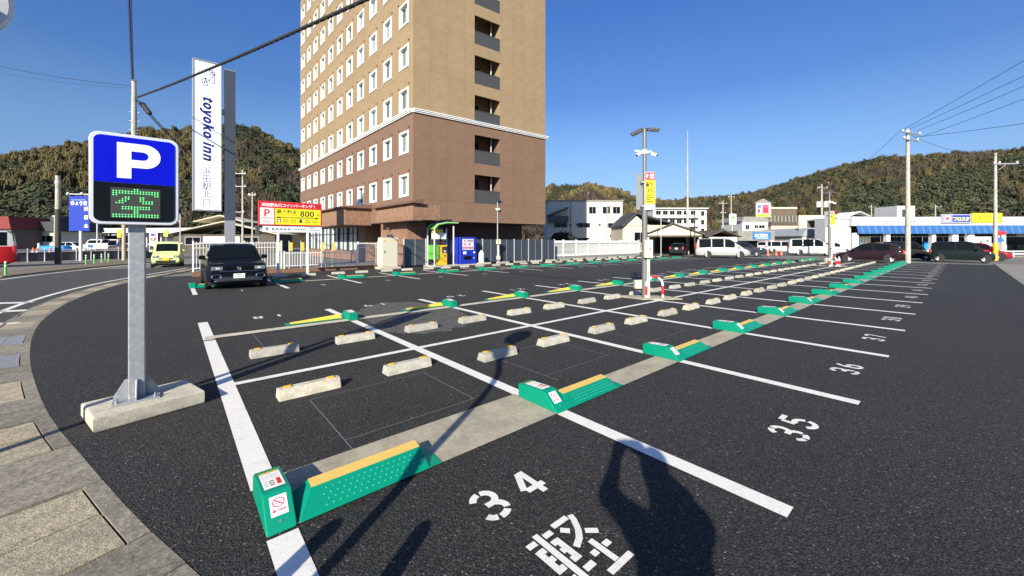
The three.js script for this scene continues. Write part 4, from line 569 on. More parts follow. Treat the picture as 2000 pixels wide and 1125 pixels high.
// ---------------------------------------------------------------- hotel
{
  const C = V3(-6.44, 0, -25.5), hotel = thing('hotel', 'tall brown and tan hotel with white framed windows', 'hotel', C);
  const aR = R(53.2), aL = R(-41.4), rotR = R(90) - aR, rotL = R(-90) - aL, WR = 11.5, WL = 28.82;
  // place a part on a face: s metres along it, y up, out metres proud. Right face: s from the corner; left face: s from the corner going away
  const onR = (m, s, y, out = 0) => { m.position.set(Math.sin(aR) * s + Math.sin(rotR) * out, y, -Math.cos(aR) * s + Math.cos(rotR) * out); m.rotation.y = rotR; return m; };
  const onL = (m, s, y, out = 0) => { m.position.set(Math.sin(aL) * s + Math.sin(rotL) * out, y, -Math.cos(aL) * s + Math.cos(rotL) * out); m.rotation.y = rotL; return m; };
  const FL = 2.887, Y0 = 3.04, Y1 = 4.43, NF = 9, TH = 0.14, g = 0.004, CW = 2.62;
  const tones = (m) => [m, 0.97, 1.03].map((k) => { if (k === m) return m; const c = m.clone(); c.color.multiplyScalar(k); return c; });
  const tanT = tones(M.tan), brnT = tones(M.brown), pick = (f) => (f < 2 ? brnT : tanT)[Math.floor(rnd() * 3)];
  // left face: one panel with a window opening for each room
  const ww = 1.16, wh = 1.3, wy = 1.0;     // opening and the height of its middle above the panel's foot
  const panel = ready(prism([[-CW / 2 + g, g], [CW / 2 - g, g], [CW / 2 - g, FL - g], [-CW / 2 + g, FL - g]], TH, 0, [[[-ww / 2, wy - wh / 2], [-ww / 2, wy + wh / 2], [ww / 2, wy + wh / 2], [ww / 2, wy - wh / 2]]]));
  const frame = ready([prism([[-ww / 2 - 0.1, -wh / 2 - 0.12], [ww / 2 + 0.1, -wh / 2 - 0.12], [ww / 2 + 0.1, wh / 2 + 0.1], [-ww / 2 - 0.1, wh / 2 + 0.1]], 0.05, 0.008, [[[-ww / 2 + 0.03, -wh / 2 + 0.03], [-ww / 2 + 0.03, wh / 2 - 0.03], [ww / 2 - 0.03, wh / 2 - 0.03], [ww / 2 - 0.03, -wh / 2 + 0.03]]]).translate(0, 0, 0.026),
    bx(0.05, wh, 0.2, -ww / 2 + 0.026, 0, -0.1), bx(0.05, wh, 0.2, ww / 2 - 0.026, 0, -0.1), bx(ww - 0.1, 0.05, 0.2, 0, wh / 2 - 0.026, -0.1), bx(ww - 0.1, 0.05, 0.2, 0, -wh / 2 + 0.026, -0.1), bx(0.045, wh - 0.1, 0.04, 0.02, 0, -0.15)]);
  const paneG = ready(bx(ww - 0.1, wh - 0.1, 0.012, 0, 0, -0.17)), curtG = ready(bx(ww * 0.42, wh - 0.12, 0.01, -ww * 0.25, 0, -0.21)), ventG = ready(rb(0.1, 0.12, 0.12, 0, wh / 2 + 0.32, 0.06, 0.03));
  const paneT = [M.pane, phys(0.10, 0.16, 0.165, 0.08), phys(0.18, 0.25, 0.255, 0.12)];
  for (let f = 0; f < NF; f++) for (let c = 0; c < 11; c++) {
    const s = CW * (c + 0.5), y = Y1 + FL * f;
    onL(part('wall_panel', panel, pick(f), hotel), s, y, -TH / 2);
    const w = onL(part('window', frame, M.white, hotel), s, y + wy, 0.0);
    part('pane', paneG, paneT[Math.floor(rnd() * 3)], w); for (const q of [-1, 1]) part('vent_cap', ventG, f < 2 ? M.brown : M.tan, w).position.x = q * 0.78;
  }
  onL(part('wall_band', bx(WL, Y1 - Y0, TH), M.brown, hotel), WL / 2, (Y0 + Y1) / 2, -TH / 2 - 0.002);
  // right face: narrow panels beside a stack of recessed balconies
  const cols = [[0.005, 1.19], [1.19, 2.51], [2.51, 3.86], [3.86, 4.67], [6.93, 8.1], [8.1, 9.2], [9.2, 10.35], [10.35, WR]], geo = cols.map(([a, b]) => ready(bx(b - a - 2 * g, FL - 2 * g, TH)));
  const spand = ready(bx(2.26 - 2 * g, FL - 2.06, TH)), recess = ready([bx(0.06, FL - 0.1, 1.5, -1.16, FL / 2, -0.75), bx(0.06, FL - 0.1, 1.5, 1.16, FL / 2, -0.75), bx(2.3, 0.1, 1.36, 0, -0.05, -0.82), bx(2.3, FL, 0.06, 0, FL / 2, -1.53)]);
  const rail = ready([bx(2.24, 0.92, 0.03, 0, 0.47, -0.05), bx(2.24, 0.05, 0.07, 0, 0.955, -0.05)]), pipe = ready(cy(0.05, 0.05, FL - 0.1, 0.72, FL / 2, -0.5, 10)), ac = ready(rb(0.8, 0.6, 0.32, -0.5, 0.32, -0.9, 0.02)), door = ready(bx(0.8, 1.9, 0.04, -0.2, 0.98, -1.48));
  for (let f = 0; f < NF; f++) {
    const y = Y1 + FL * f, m = pick(f);
    cols.forEach(([a, b], i) => onR(part('wall_panel', geo[i], pick(f), hotel), (a + b) / 2, y + FL / 2, -TH / 2));
    onR(part('wall_panel', spand, m, hotel), 5.8, y + 2.06 + (FL - 2.06) / 2, -TH / 2);
    const r = onR(part('balcony', recess, f < 2 ? brnT[0] : tanT[0], hotel), 5.8, y, -TH - 0.001); part('railing', rail, M.railing, r).position.z = TH; part('drain_pipe', pipe, M.pale, r); part('air_conditioner', ac, M.pale, r); part('door', door, M.glass, r);
  }
  cols.forEach(([a, b], i) => onR(part('wall_panel', ready(bx(b - a - 2 * g, Y1 - Y0 - 2 * g, TH)), pick(0), hotel), (a + b) / 2, (Y0 + Y1) / 2, -TH / 2));
  onR(part('wall_panel', bx(2.26 - 2 * g, Y1 - Y0 - 2 * g, TH), M.brown, hotel), 5.8, (Y0 + Y1) / 2, -TH / 2);
  // cornice between the two colours
  const YC = Y1 + 2 * FL; const prof = (len, ext0, ext1) => [bx(len + ext0 + ext1, 0.09, 0.16, (ext1 - ext0) / 2, 0.02, 0.08), bx(len + ext0 + ext1 - 0.02, 0.08, 0.10, (ext1 - ext0) / 2, -0.066, 0.05), bx(len + ext0 + ext1, 0.05, 0.21, (ext1 - ext0) / 2, 0.091, 0.105)];
  onL(part('cornice', prof(WL, 0.2, 0.0), M.white, hotel), WL / 2, YC, 0.0); onR(part('cornice', prof(WR, 0.0, 0.2), M.white, hotel), WR / 2, YC, 0.0);
  // hidden sides, roof, soffit
  const P = (s, t) => [Math.sin(aR) * s + Math.sin(aL) * t, -(-Math.cos(aR) * s - Math.cos(aL) * t)], q = [P(0.1, 0.1), P(WR, 0.1), P(WR, WL), P(0.1, WL)].map(([x, z]) => [x, z]);
  const slabG = (pts, y0, y1) => new THREE.ExtrudeGeometry(poly(pts), { depth: y1 - y0, bevelEnabled: false }).rotateX(-PI / 2).translate(0, y0, 0);
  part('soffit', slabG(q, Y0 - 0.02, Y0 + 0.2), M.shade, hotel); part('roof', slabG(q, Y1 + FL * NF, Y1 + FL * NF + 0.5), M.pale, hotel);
  const wall = (a, b, m, n) => { const dx = b[0] - a[0], dz = -(b[1] - a[1]), l = Math.hypot(dx, dz); part(n, bx(l, Y1 + FL * NF - Y0 - 0.3, 0.2).rotateY(Math.atan2(-dz, dx)).translate((a[0] + b[0]) / 2, (Y1 + FL * NF + Y0 - 0.02) / 2 + 0.1, -(a[1] + b[1]) / 2), m, hotel); };
  wall(P(WR - 0.1, 0.25), P(WR - 0.1, WL), M.tan, 'side_wall'); wall(P(0.2, WL - 0.1), P(WR - 0.2, WL - 0.1), M.tan, 'rear_wall');
  // ground floor
  const GF = Y0 - 0.03;
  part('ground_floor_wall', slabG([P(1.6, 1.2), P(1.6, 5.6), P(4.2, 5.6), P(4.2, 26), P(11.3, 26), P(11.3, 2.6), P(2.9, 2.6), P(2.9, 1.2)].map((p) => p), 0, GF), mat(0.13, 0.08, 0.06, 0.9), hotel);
  part('tiled_wall', [slabG([P(0.15, 1.2), P(0.15, 5.5), P(1.55, 5.5), P(1.55, 1.2)], 0, GF)], M.tile, hotel);
  part('tiled_wall', [slabG([P(0.15, 8.6), P(0.15, 10.2), P(4.1, 10.2), P(4.1, 8.6)], 0, GF)], M.tile, hotel);
  onL(part('low_wall', bx(14, 0.8, 0.3, 0, 0.4, 0), M.tile, hotel), 18, 0, -0.2);
  for (let i = 0; i < 6; i++) { const w = onL(part('shop_window', [bx(2.2, 0.08, 0.1, 0, 1.1, 0), bx(2.2, 0.08, 0.1, 0, -1.1, 0), bx(0.08, 2.12, 0.1, -1.06, 0, 0), bx(0.08, 2.12, 0.1, 1.06, 0, 0), bx(0.06, 2.12, 0.08, 0, 0, 0), bx(2.04, 0.05, 0.08, 0, 0.45, 0)], M.charcoal, hotel), 11.6 + i * 2.5, 1.9, -0.2); part('pane', bx(2.1, 2.1, 0.02, 0, 0, -0.06), M.curtain, w); }
  for (let i = 0; i < 2; i++) { const d = onL(part('entrance_door', [bx(0.06, 2.2, 0.06, -0.5, 1.1, 0), bx(0.06, 2.2, 0.06, 0.5, 1.1, 0), bx(1.06, 0.07, 0.06, 0, 2.2, 0)], M.pale, hotel), 6.3 + i * 1.15, 0, -1.2); part('pane', bx(0.96, 2.1, 0.02, 0, 1.08, -0.01), M.glass, d); }
  onL(part('notice_board', bx(0.75, 0.6, 0.04), M.navy, hotel), 3.6, 1.85, 0.03); onL(part('wall_light', [cy(0.05, 0.1, 0.12, 0, 0, 0.08), bx(0.1, 0.1, 0.05, 0, 0, 0.02)], M.shade, hotel), 3.7, 2.6, 0.0);
  for (const [s, o] of [[1.9, -0.4]]) onR(part('down_pipe', cy(0.06, 0.06, Y0, 0, Y0 / 2, 0, 12), M.galv, hotel), s, 0, o);
  // canopies
  const can = (s0, s1, out, y0, y1) => {
    const w = s1 - s0, c = onL(part('canopy', bx(w, y1 - y0, out, 0, 0, out / 2), M.tile, hotel), (s0 + s1) / 2, (y0 + y1) / 2, 0.003), n = Math.round(w / 0.9);
    part('canopy_roof', [prism([[0, 0], [out + 0.25, 0], [out + 0.25, 0.07], [0, 0.28]], w + 0.5).rotateY(-PI / 2).translate(0, (y1 - y0) / 2 + 0.004, 0)], M.cap, c);
    const ridge = []; for (let i = 0; i <= n * 2; i++) { const x = -w / 2 - 0.2 + (w + 0.4) * i / (n * 2); ridge.push(bar(V3(x, (y1 - y0) / 2 + 0.29, 0.02), V3(x, (y1 - y0) / 2 + 0.085, out + 0.24), 0.035, 6)); } part('roof_ribs', ridge, M.cap, c);
    part('canopy_joint', [bx(w + 0.01, 0.06, out + 0.02, 0, -(y1 - y0) / 2 - 0.03, out / 2)], M.cap, c);
    return c;
  };
  can(7.0, 15.5, 2.0, 2.95, 4.2); can(-1.2, 4.6, 0.62, 3.02, 4.02);
  onL(part('canopy_return', bx(0.05, 1.0, 1.3), M.tile, hotel), -1.17, 3.52, -0.65);
}
// ---------------------------------------------------------------- vehicles
const lerp = (a, b, t) => a + (b - a) * t;
function curve(pts, x) { if (x <= pts[0][0]) return pts[0][1]; for (let i = 0; i + 1 < pts.length; i++) if (x <= pts[i + 1][0]) { const t = (x - pts[i][0]) / (pts[i + 1][0] - pts[i][0]); return lerp(pts[i][1], pts[i + 1][1], t); } return pts[pts.length - 1][1]; }
// front points along +x. o.top: height of bonnet, belt and tail; o.roof: roof line from tail to windscreen foot; all x as a share of the half length
function car(name, o, label, category, pos, az, group) {
  const t = thing(name, label, category, pos, R(90 - az), group), Lh = o.L / 2, W = o.W / 2, paint = phys(...o.paint, 0.6, { clearcoat: 0.3, clearcoatRoughness: 0.06, metalness: o.metal || 0, specularIntensity: 0.15 });
  const b0 = o.clear || 0.2, topAt = (x) => curve(o.top, x / Lh), wAt = (x) => { const e = Math.abs(x) / Lh; return W * (1 - (o.round || 0.16) * Math.pow(Math.max(0, (e - 0.72) / 0.28), 2.2)); };
  const xs = []; for (let i = 0; i <= 36; i++) xs.push(-1 + 2 * i / 36);
  const rings = xs.map((s) => { const x = s * Lh, w = wAt(x), y1 = topAt(x), end = Math.pow(Math.max(0, (Math.abs(s) - 0.9) / 0.1), 2), bb = b0 + 0.10 * end, yt = y1 - 0.10 * end, m = (bb + yt) / 2; const half = [[w * 0.86, bb], [w * 0.97, bb + 0.07], [w, lerp(bb, yt, 0.45)], [w * 0.985, lerp(bb, yt, 0.72)], [w * 0.93, yt - 0.035], [w * 0.84, yt]]; const ring = [[x, bb, 0]]; half.forEach(([z, y]) => ring.push([x, y, z])); ring.push([x, yt + 0.02, 0]); half.slice().reverse().forEach(([z, y]) => ring.push([x, y, -z])); return ring; });
  const body = part('body', smooth(loft(rings), 40), paint, t);
  // cabin
  const rf = o.roof, x0 = rf[0][0] * Lh, x1 = rf[rf.length - 1][0] * Lh, roofAt = (x) => curve(rf, x / Lh), beltAt = (x) => topAt(x) - 0.03, wb = (x) => wAt(x) * 0.90, wr = (x) => wAt(x) * (o.tumble || 0.74);
  const cxs = [...new Set([...rf.map((p) => p[0] * Lh), ...Array.from({ length: 22 }, (_, i) => lerp(x0, x1, i / 21))])].sort((a, b) => a - b);
  const sideZ = (x, s) => lerp(wb(x), wr(x), Math.pow(s, 1.25));
  const crs = cxs.map((x) => { const bl = beltAt(x), ry = Math.max(bl + 0.012, roofAt(x)); const at1 = (s) => [x, lerp(bl, ry, s), sideZ(x, Math.min(1, (lerp(bl, ry, s) - bl) / o.cab))]; const h = [at1(0), at1(0.35), at1(0.7), at1(0.92)], top = [x, ry, sideZ(x, Math.min(1, (ry - bl) / o.cab)) * 0.86], ring = [...h, top, [x, ry + 0.018, 0]]; for (const p of [top, ...h.slice().reverse()]) ring.push([p[0], p[1], -p[2]]); return ring; });
  const cabin = part('cabin', smooth(loft(crs), 38), o.roofPaint ? phys(...o.roofPaint, 0.3, { clearcoat: 1 }) : paint, t);
  // side glass between pillars, laid on the cabin
  const pane = (a, b, side) => { const N = 8, pos = []; const pt = (x, s) => { const bl = beltAt(x) + 0.05, ry = Math.max(bl + 0.01, roofAt(x) - 0.06), y = lerp(bl, ry, s); return [x, y, side * (sideZ(x, Math.min(1, (y - beltAt(x)) / o.cab)) + 0.007)]; }; for (let i = 0; i < N; i++) for (let j = 0; j < 3; j++) { const xa = lerp(a, b, i / N), xb = lerp(a, b, (i + 1) / N), A = pt(xa, j / 3), B = pt(xb, j / 3), C = pt(xb, (j + 1) / 3), D = pt(xa, (j + 1) / 3); for (const p of side > 0 ? [A, B, C, A, C, D] : [A, C, B, A, D, C]) pos.push(...p); } const g = new THREE.BufferGeometry(); g.setAttribute('position', new THREE.Float32BufferAttribute(pos, 3)); g.computeVertexNormals(); return smooth(g, 60); };
  for (const s of [-1, 1]) for (const [a, b] of o.glass) part('side_window', pane(a * Lh, b * Lh, s), M.glass, cabin);
  const screen = (a, b, dir) => { const N = 6, pos = [], n = 8, pt = (t, q) => { const x = lerp(a, b, t), y = roofAt(x) + 0.012 + 0.016 * (1 - q * q), z = q * (sideZ(x, Math.min(1, (roofAt(x) - beltAt(x)) / o.cab)) * 0.86 - 0.03); return [x + dir * 0.01, y, z]; }; for (let i = 0; i < N; i++) for (let j = 0; j < n; j++) { const A = pt(i / N, -1 + 2 * j / n), B = pt((i + 1) / N, -1 + 2 * j / n), C = pt((i + 1) / N, -1 + 2 * (j + 1) / n), D = pt(i / N, -1 + 2 * (j + 1) / n); for (const p of [A, C, B, A, D, C]) pos.push(...p); } const g = new THREE.BufferGeometry(); g.setAttribute('position', new THREE.Float32BufferAttribute(pos, 3)); g.computeVertexNormals(); return smooth(g, 60); };
  part('windscreen', screen(o.ws[0] * Lh, o.ws[1] * Lh, 1), M.glass, cabin); part('rear_window', screen(o.rw[0] * Lh, o.rw[1] * Lh, -1), M.glass, cabin);
  // wheels
  const r = o.wheel || 0.31, wx = o.axles || [0.62, -0.6];
  for (const f of wx) for (const s of [-1, 1]) {
    const w = new THREE.Group(); w.name = 'wheel'; w.position.set(f * Lh, r, s * (W - 0.10)); t.add(w);
    part('tyre', new THREE.TorusGeometry(r - 0.06, 0.06, 10, 28).scale(1, 1, 1.6), M.rubber, w);
    const sp = []; for (let i = 0; i < 6; i++) sp.push(bx((r - 0.09), 0.05, 0.03, (r - 0.09) / 2, 0, s * 0.075).rotateZ(i * PI / 3)); part('rim', [cyz(r - 0.08, 0.13, 0, 0, s * 0.0, 24), cyz(0.06, 0.05, 0, 0, s * 0.075, 12), ...sp], o.rim || M.metalGrey, w);
    part('wheel_arch', new THREE.CylinderGeometry(r + 0.06, r + 0.06, 0.1, 28, 1, false, -PI * 0.02, PI * 1.04).rotateX(PI / 2).rotateZ(PI / 2 * 0).translate(f * Lh, r + 0.01, s * (W - 0.045)).scale(1, 1, 1), M.rubber, t);
  }
  part('sill', bx(o.L * 0.86, 0.12, o.W * 0.9, 0, b0 - 0.02, 0), M.rubber, t);
  // front and rear
  const nose = (y, z, w, h, d = 0.06) => rb(d, h, w, Lh - 0.02 - (o.round || 0.16) * 0.5 * (Math.abs(z) / W) ** 2, y, z, 0.02), tail = (y, z, w, h, d = 0.06) => rb(d, h, w, -Lh + 0.02 + 0.05 * (Math.abs(z) / W) ** 2, y, z, 0.02);
  const hy = o.lamp || 0.68;
  for (const s of [-1, 1]) { const h = part('headlight', nose(hy, s * W * 0.68, W * 0.36, 0.13, 0.12), M.lampGlass, t); part('lens', nose(hy, s * W * 0.66, W * 0.13, 0.07, 0.135), M.curtain, h); part('tail_light', tail(o.tailY || 0.85, s * W * 0.8, W * 0.18, o.tailH || 0.3, 0.1), M.red, t);
    const mx = o.ws[0] * Lh - 0.28, m = part('mirror', [rb(0.12, 0.15, 0.2, mx, topAt(mx) + 0.1, s * (W + 0.05), 0.04), bx(0.06, 0.04, 0.12, mx, topAt(mx) + 0.03, s * (W - 0.06))], o.mirror || paint, t); }
  part('grille', nose(o.grilleY || 0.62, 0, W * 0.95, o.grilleH || 0.12, 0.08), M.black, t); part('air_intake', nose(0.36, 0, W * 1.3, 0.16, 0.07), M.rubber, t);
  part('front_plate', bx(0.015, 0.16, 0.33, Lh + 0.035, o.plateY || 0.5, 0), o.plate || M.white, t); part('rear_plate', bx(0.015, 0.16, 0.33, -Lh - 0.03, 0.8, 0), o.plate || M.white, t);
  return [t, body, Lh, W, nose];
}
const HATCH = { L: 3.95, W: 1.69, H: 1.5, cab: 0.58, top: [[-1, 0.86], [-0.9, 0.95], [0, 0.93], [0.42, 0.9], [0.75, 0.78], [1, 0.62]], roof: [[-0.97, 0.95], [-0.84, 1.36], [-0.62, 1.48], [0, 1.52], [0.2, 1.46], [0.62, 0.88]], glass: [[-0.6, -0.16], [-0.12, 0.34]], ws: [0.58, 0.24], rw: [-0.95, -0.83] };
const BOX = { L: 3.4, W: 1.48, H: 1.66, cab: 0.68, tumble: 0.86, top: [[-1, 0.92], [0, 0.95], [0.5, 0.94], [0.8, 0.86], [1, 0.7]], roof: [[-0.99, 0.93], [-0.93, 1.5], [-0.82, 1.62], [0.2, 1.64], [0.36, 1.56], [0.68, 0.92]], glass: [[-0.78, -0.2], [-0.15, 0.4]], ws: [0.64, 0.4], rw: [-0.975, -0.93], round: 0.1, wheel: 0.28, axles: [0.7, -0.7] };
const VAN = { L: 4.8, W: 1.8, H: 1.95, cab: 0.85, tumble: 0.84, top: [[-1, 1.0], [0, 1.04], [0.5, 1.02], [0.82, 0.92], [1, 0.72]], roof: [[-0.99, 1.02], [-0.93, 1.8], [-0.84, 1.92], [0.1, 1.94], [0.3, 1.84], [0.76, 1.0]], glass: [[-0.86, -0.42], [-0.38, 0.05], [0.1, 0.45]], ws: [0.72, 0.34], rw: [-0.975, -0.93], round: 0.12, wheel: 0.33, axles: [0.62, -0.56], tailH: 0.5, tailY: 1.15 };
const SUVK = { L: 4.25, W: 1.82, H: 1.58, cab: 0.58, tumble: 0.75, clear: 0.24, top: [[-1, 0.95], [0, 1.0], [0.42, 0.99], [0.72, 0.95], [0.92, 0.88], [1, 0.8]], roof: [[-0.98, 0.99], [-0.84, 1.4], [-0.66, 1.53], [0, 1.58], [0.18, 1.52], [0.52, 0.98]], glass: [[-0.66, -0.2], [-0.16, 0.3]], ws: [0.48, 0.22], rw: [-0.95, -0.82], wheel: 0.34, axles: [0.6, -0.6], round: 0.13, lamp: 0.74, grilleY: 0.72, grilleH: 0.2, plateY: 0.47 };
const SEDAN = { L: 4.5, W: 1.72, H: 1.42, cab: 0.5, top: [[-1, 0.82], [-0.9, 0.92], [0, 0.9], [0.42, 0.88], [0.8, 0.76], [1, 0.62]], roof: [[-0.72, 0.92], [-0.42, 1.36], [-0.1, 1.42], [0.12, 1.38], [0.48, 0.86]], glass: [[-0.44, -0.12], [-0.08, 0.2]], ws: [0.44, 0.15], rw: [-0.68, -0.44] };
// dark car in the first bay along the hotel
{
  const p = L(1.78, 18.75); const plate = printed(canvasOf(128, 64, (x) => { x.fillStyle = '#f0f0ee'; x.fillRect(0, 0, 128, 64); x.fillStyle = '#5b6a5e'; x.font = 'bold 34px sans-serif'; x.fillText('32-25', 36, 54, 84); x.fillRect(40, 8, 48, 10); x.fillRect(12, 36, 12, 16); }));
  const [t, body, Lh, W, nose] = car('parked_car', { ...SUVK, paint: [0.003, 0.0045, 0.009], mirror: M.black }, 'dark navy compact car parked nose out at the white fence', 'car', V3(p.x, 0, p.z), 139, undefined);
  part('grille_trim', [nose(0.64, 0, W * 1.2, 0.022, 0.10), nose(0.35, 0, W * 1.45, 0.022, 0.10)], M.chrome, t);
  for (const s of [-1, 1]) { part('fog_light_ring', new THREE.TorusGeometry(0.105, 0.014, 8, 24).scale(1.25, 0.75, 1).rotateY(PI / 2).translate(Lh - 0.0, 0.46, s * W * 0.70), M.chrome, t); part('fog_trim', nose(0.30, s * W * 0.62, W * 0.3, 0.05, 0.1), M.chrome, t); }
  part('emblem', [new THREE.TorusGeometry(0.055, 0.009, 8, 24).rotateY(PI / 2).translate(Lh + 0.045, 0.735, 0), bar(V3(Lh + 0.045, 0.785, -0.025), V3(Lh + 0.045, 0.69, 0.012), 0.006, 6), bar(V3(Lh + 0.045, 0.785, 0.025), V3(Lh + 0.045, 0.69, -0.012), 0.006, 6)], M.chrome, t);
  part('plate_print', sheet(0.32, 0.155).rotateY(PI / 2).translate(Lh + 0.0455, 0.47, 0), plate, t, true);
}
const onRoad = (px, py) => { const p = gp(px, py); p.y = 0; return p; };
car('small_car', { ...BOX, H: 1.55, paint: [0.52, 0.60, 0.27], plate: M.yellowPaint, grilleY: 0.55, grilleH: 0.05 }, 'pale green small car with yellow plate coming up the road', 'car', at(329, HY, 26.5).setY(0), 143);
// red and white van at the left frame edge
{
  const [t] = car('delivery_van', { ...VAN, L: 4.6, H: 2.4, paint: [0.36, 0.012, 0.016], roofPaint: [0.7, 0.7, 0.68], top: [[-1, 1.35], [0, 1.36], [0.8, 1.3], [1, 1.1]], roof: [[-0.99, 1.36], [-0.95, 2.2], [-0.86, 2.34], [0.5, 2.36], [0.66, 2.26], [0.92, 1.32]], ws: [0.9, 0.7], cab: 0.98, plate: M.white }, 'red van with white roof at the left frame edge', 'van', at(-82, HY, 25).setY(0), 222);
  part('white_emblem', [prism([[0, 0], [0.75, 0], [0.5, 0.42], [0.62, 0.5], [0.66, 0.66], [0.3, 0.62], [0.2, 0.36]], 0.01)].map((g) => g.translate(0.9, 0.62, 0.915)), M.pale, t);
}
// cars on the right
const CARS_R = 'cars parked between the lot and the shops';
car('minivan', { ...VAN, paint: [0.34, 0.35, 0.33], metal: 0.4 }, 'silver grey minivan parked in front of the carport', 'van', at(1409, HY, 39.5).setY(0), 112, CARS_R);
car('parked_car', { ...SUVK, paint: [0.02, 0.03, 0.045] }, 'dark blue car parked just behind the silver minivan', 'car', at(1452, HY, 43.5).setY(0), 118, CARS_R);
car('parked_car', { ...SEDAN, paint: [0.015, 0.017, 0.02] }, 'black car parked under the carport roof', 'car', at(1326, HY, 47.5).setY(0), 30, CARS_R);
car('minivan', { ...VAN, H: 1.75, L: 4.5, paint: [0.7, 0.69, 0.62] }, 'cream white minivan parked before the cream building', 'van', at(1584, HY, 46).setY(0), 118, CARS_R);
car('parked_car', { ...HATCH, paint: [0.62, 0.62, 0.62] }, 'white hatchback just right of the cream minivan', 'car', at(1625, HY, 51).setY(0), 115, CARS_R);
car('minivan', { ...BOX, L: 3.6, paint: [0.65, 0.66, 0.67] }, 'white box shaped van left of the cream minivan', 'van', at(1530, HY, 55).setY(0), 120, CARS_R);
car('parked_car', { ...BOX, paint: [0.5, 0.51, 0.52] }, 'small pale grey car at the blue shop sign', 'car', at(1500, HY, 56).setY(0), 60, CARS_R);
car('parked_car', { ...HATCH, paint: [0.016, 0.006, 0.009], rim: M.pale }, 'dark maroon hatchback parked broadside at the end of the rows', 'car', at(1698, HY, 31.0).setY(0), 315, CARS_R);
car('parked_car', { ...BOX, paint: [0.008, 0.01, 0.01], rim: M.pale }, 'black small car half hidden behind the concrete pole', 'car', at(1770, HY, 35.5).setY(0), 125, CARS_R);
car('parked_car', { ...BOX, paint: [0.006, 0.012, 0.012], rim: M.pale }, 'black boxy small car parked before the shop awning', 'car', at(1877, HY, 31.2).setY(0), 137, CARS_R);
car('parked_car', { ...HATCH, L: 3.6, paint: [0.3, 0.01, 0.02] }, 'dark red car showing behind the black boxy car', 'car', at(1912, HY, 34.6).setY(0), 140, CARS_R);
// far left vehicles at the station
const CARS_L = 'white vehicles at the station';
car('minivan', { ...VAN, paint: [0.72, 0.72, 0.7] }, 'white van facing the road beside the blue banner', 'van', at(190, HY, 58).setY(0), 150, CARS_L);
car('minivan', { ...VAN, paint: [0.7, 0.7, 0.69] }, 'white van right of the first white van at the station', 'van', at(222, HY, 62).setY(0), 150, CARS_L);
car('parked_car', { ...HATCH, paint: [0.66, 0.66, 0.66] }, 'white car parked left of the blue banner mast', 'car', at(140, HY, 62).setY(0), 80, CARS_L);
// ---------------------------------------------------------------- buildings and street furniture on the right
const turnTo = (p, extra = 0) => Math.atan2(-p.x, -p.z) + extra;      // local +z looks back at the camera
function winSet(parent, list, z, frameMat = M.pale, paneMat = M.glass) { for (const [x, y, w, h] of list) { const f = part('window', [bx(w + 0.12, 0.07, 0.08, x, y + h / 2 + 0.03, z + 0.02), bx(w + 0.12, 0.07, 0.08, x, y - h / 2 - 0.03, z + 0.02), bx(0.06, h, 0.08, x - w / 2 - 0.03, y, z + 0.02), bx(0.06, h, 0.08, x + w / 2 + 0.03, y, z + 0.02), bx(0.04, h, 0.06, x, y, z + 0.02)], frameMat, parent); part('pane', bx(w, h, 0.03, x, y, z + 0.01), paneMat, f); } }
function gable(w, d, h, over, th = 0.12) { return [prism([[-w / 2 - over, 0], [0, h], [w / 2 + over, 0], [w / 2 + over, -th], [0, h - th * 1.3], [-w / 2 - over, -th]], d + over * 1.6)]; }
function block(name, label, px0, px1, ytop, Z, d, m, opt = {}) {
  const w = (px1 - px0) / F * Z, h = EYE + (HY - ytop) / F * Z, c = at((px0 + px1) / 2, HY, Z).setY(0), t = thing(name, label, opt.cat || 'building', c, opt.turn || 0, opt.group);
  part('wall', bx(w, h, d, 0, h / 2, -d / 2), m, t); return [t, w, h];
}
{ // three storey house, the left part in the hotel's shadow
  const [t, w, h] = block('apartment_house', 'pale three storey house beside the hotel, half in its shadow', 1069, 1216, 393, 70, 9, mat(0.66, 0.64, 0.55, 0.9, { map: rep(siding, 0.4) }));
  part('roof_slab', bx(w + 0.3, 0.2, 9.3, 0, h + 0.1, -4.5), M.greyWall, t);
  part('lean_to_roof', prism([[-w / 2 - 0.2, h - 2.6], [-w / 2 + 3.6, h - 1.1], [-w / 2 + 3.6, h - 1.4], [-w / 2 - 0.2, h - 2.9]], 1.4).translate(0, 0, 0.7), M.roofDark, t);
  part('balcony', [bx(3.6, 1.0, 0.08, -w / 2 + 1.8, h - 3.2, 1.3), bx(3.6, 0.12, 1.35, -w / 2 + 1.8, h - 3.75, 0.68)], M.charcoal, t);
  winSet(t, [[w / 2 - 2.9, h - 1.6, 1.3, 1.2], [w / 2 - 1.1, h - 1.6, 1.3, 1.2], [w / 2 - 5.4, h - 1.6, 1.2, 1.2], [w / 2 - 1.6, h - 4.3, 2.4, 0.75], [-0.2, h - 4.3, 2.2, 0.8], [-w / 2 + 2.4, h - 4.3, 2.3, 0.8], [w / 2 - 7.2, h - 7.0, 2.4, 0.9], [-w / 2 + 2.4, h - 6.9, 2.3, 0.8]], 0, M.pale);
  for (const x of [-2.6, -1.4, 2.6]) part('wall_fan', cyz(0.2, 0.15, x, h - 4.2, 0.08, 12), M.charcoal, t);
  part('down_pipe', cy(0.06, 0.06, h, -w / 2 + 4.2, h / 2, 0.1, 8), M.greyWall, t); part('antenna', [cy(0.03, 0.03, 1.8, 0.9, h + 1.1, -2, 6), bx(0.8, 0.04, 0.04, 0.9, h + 1.7, -2)], M.metalGrey, t);
}
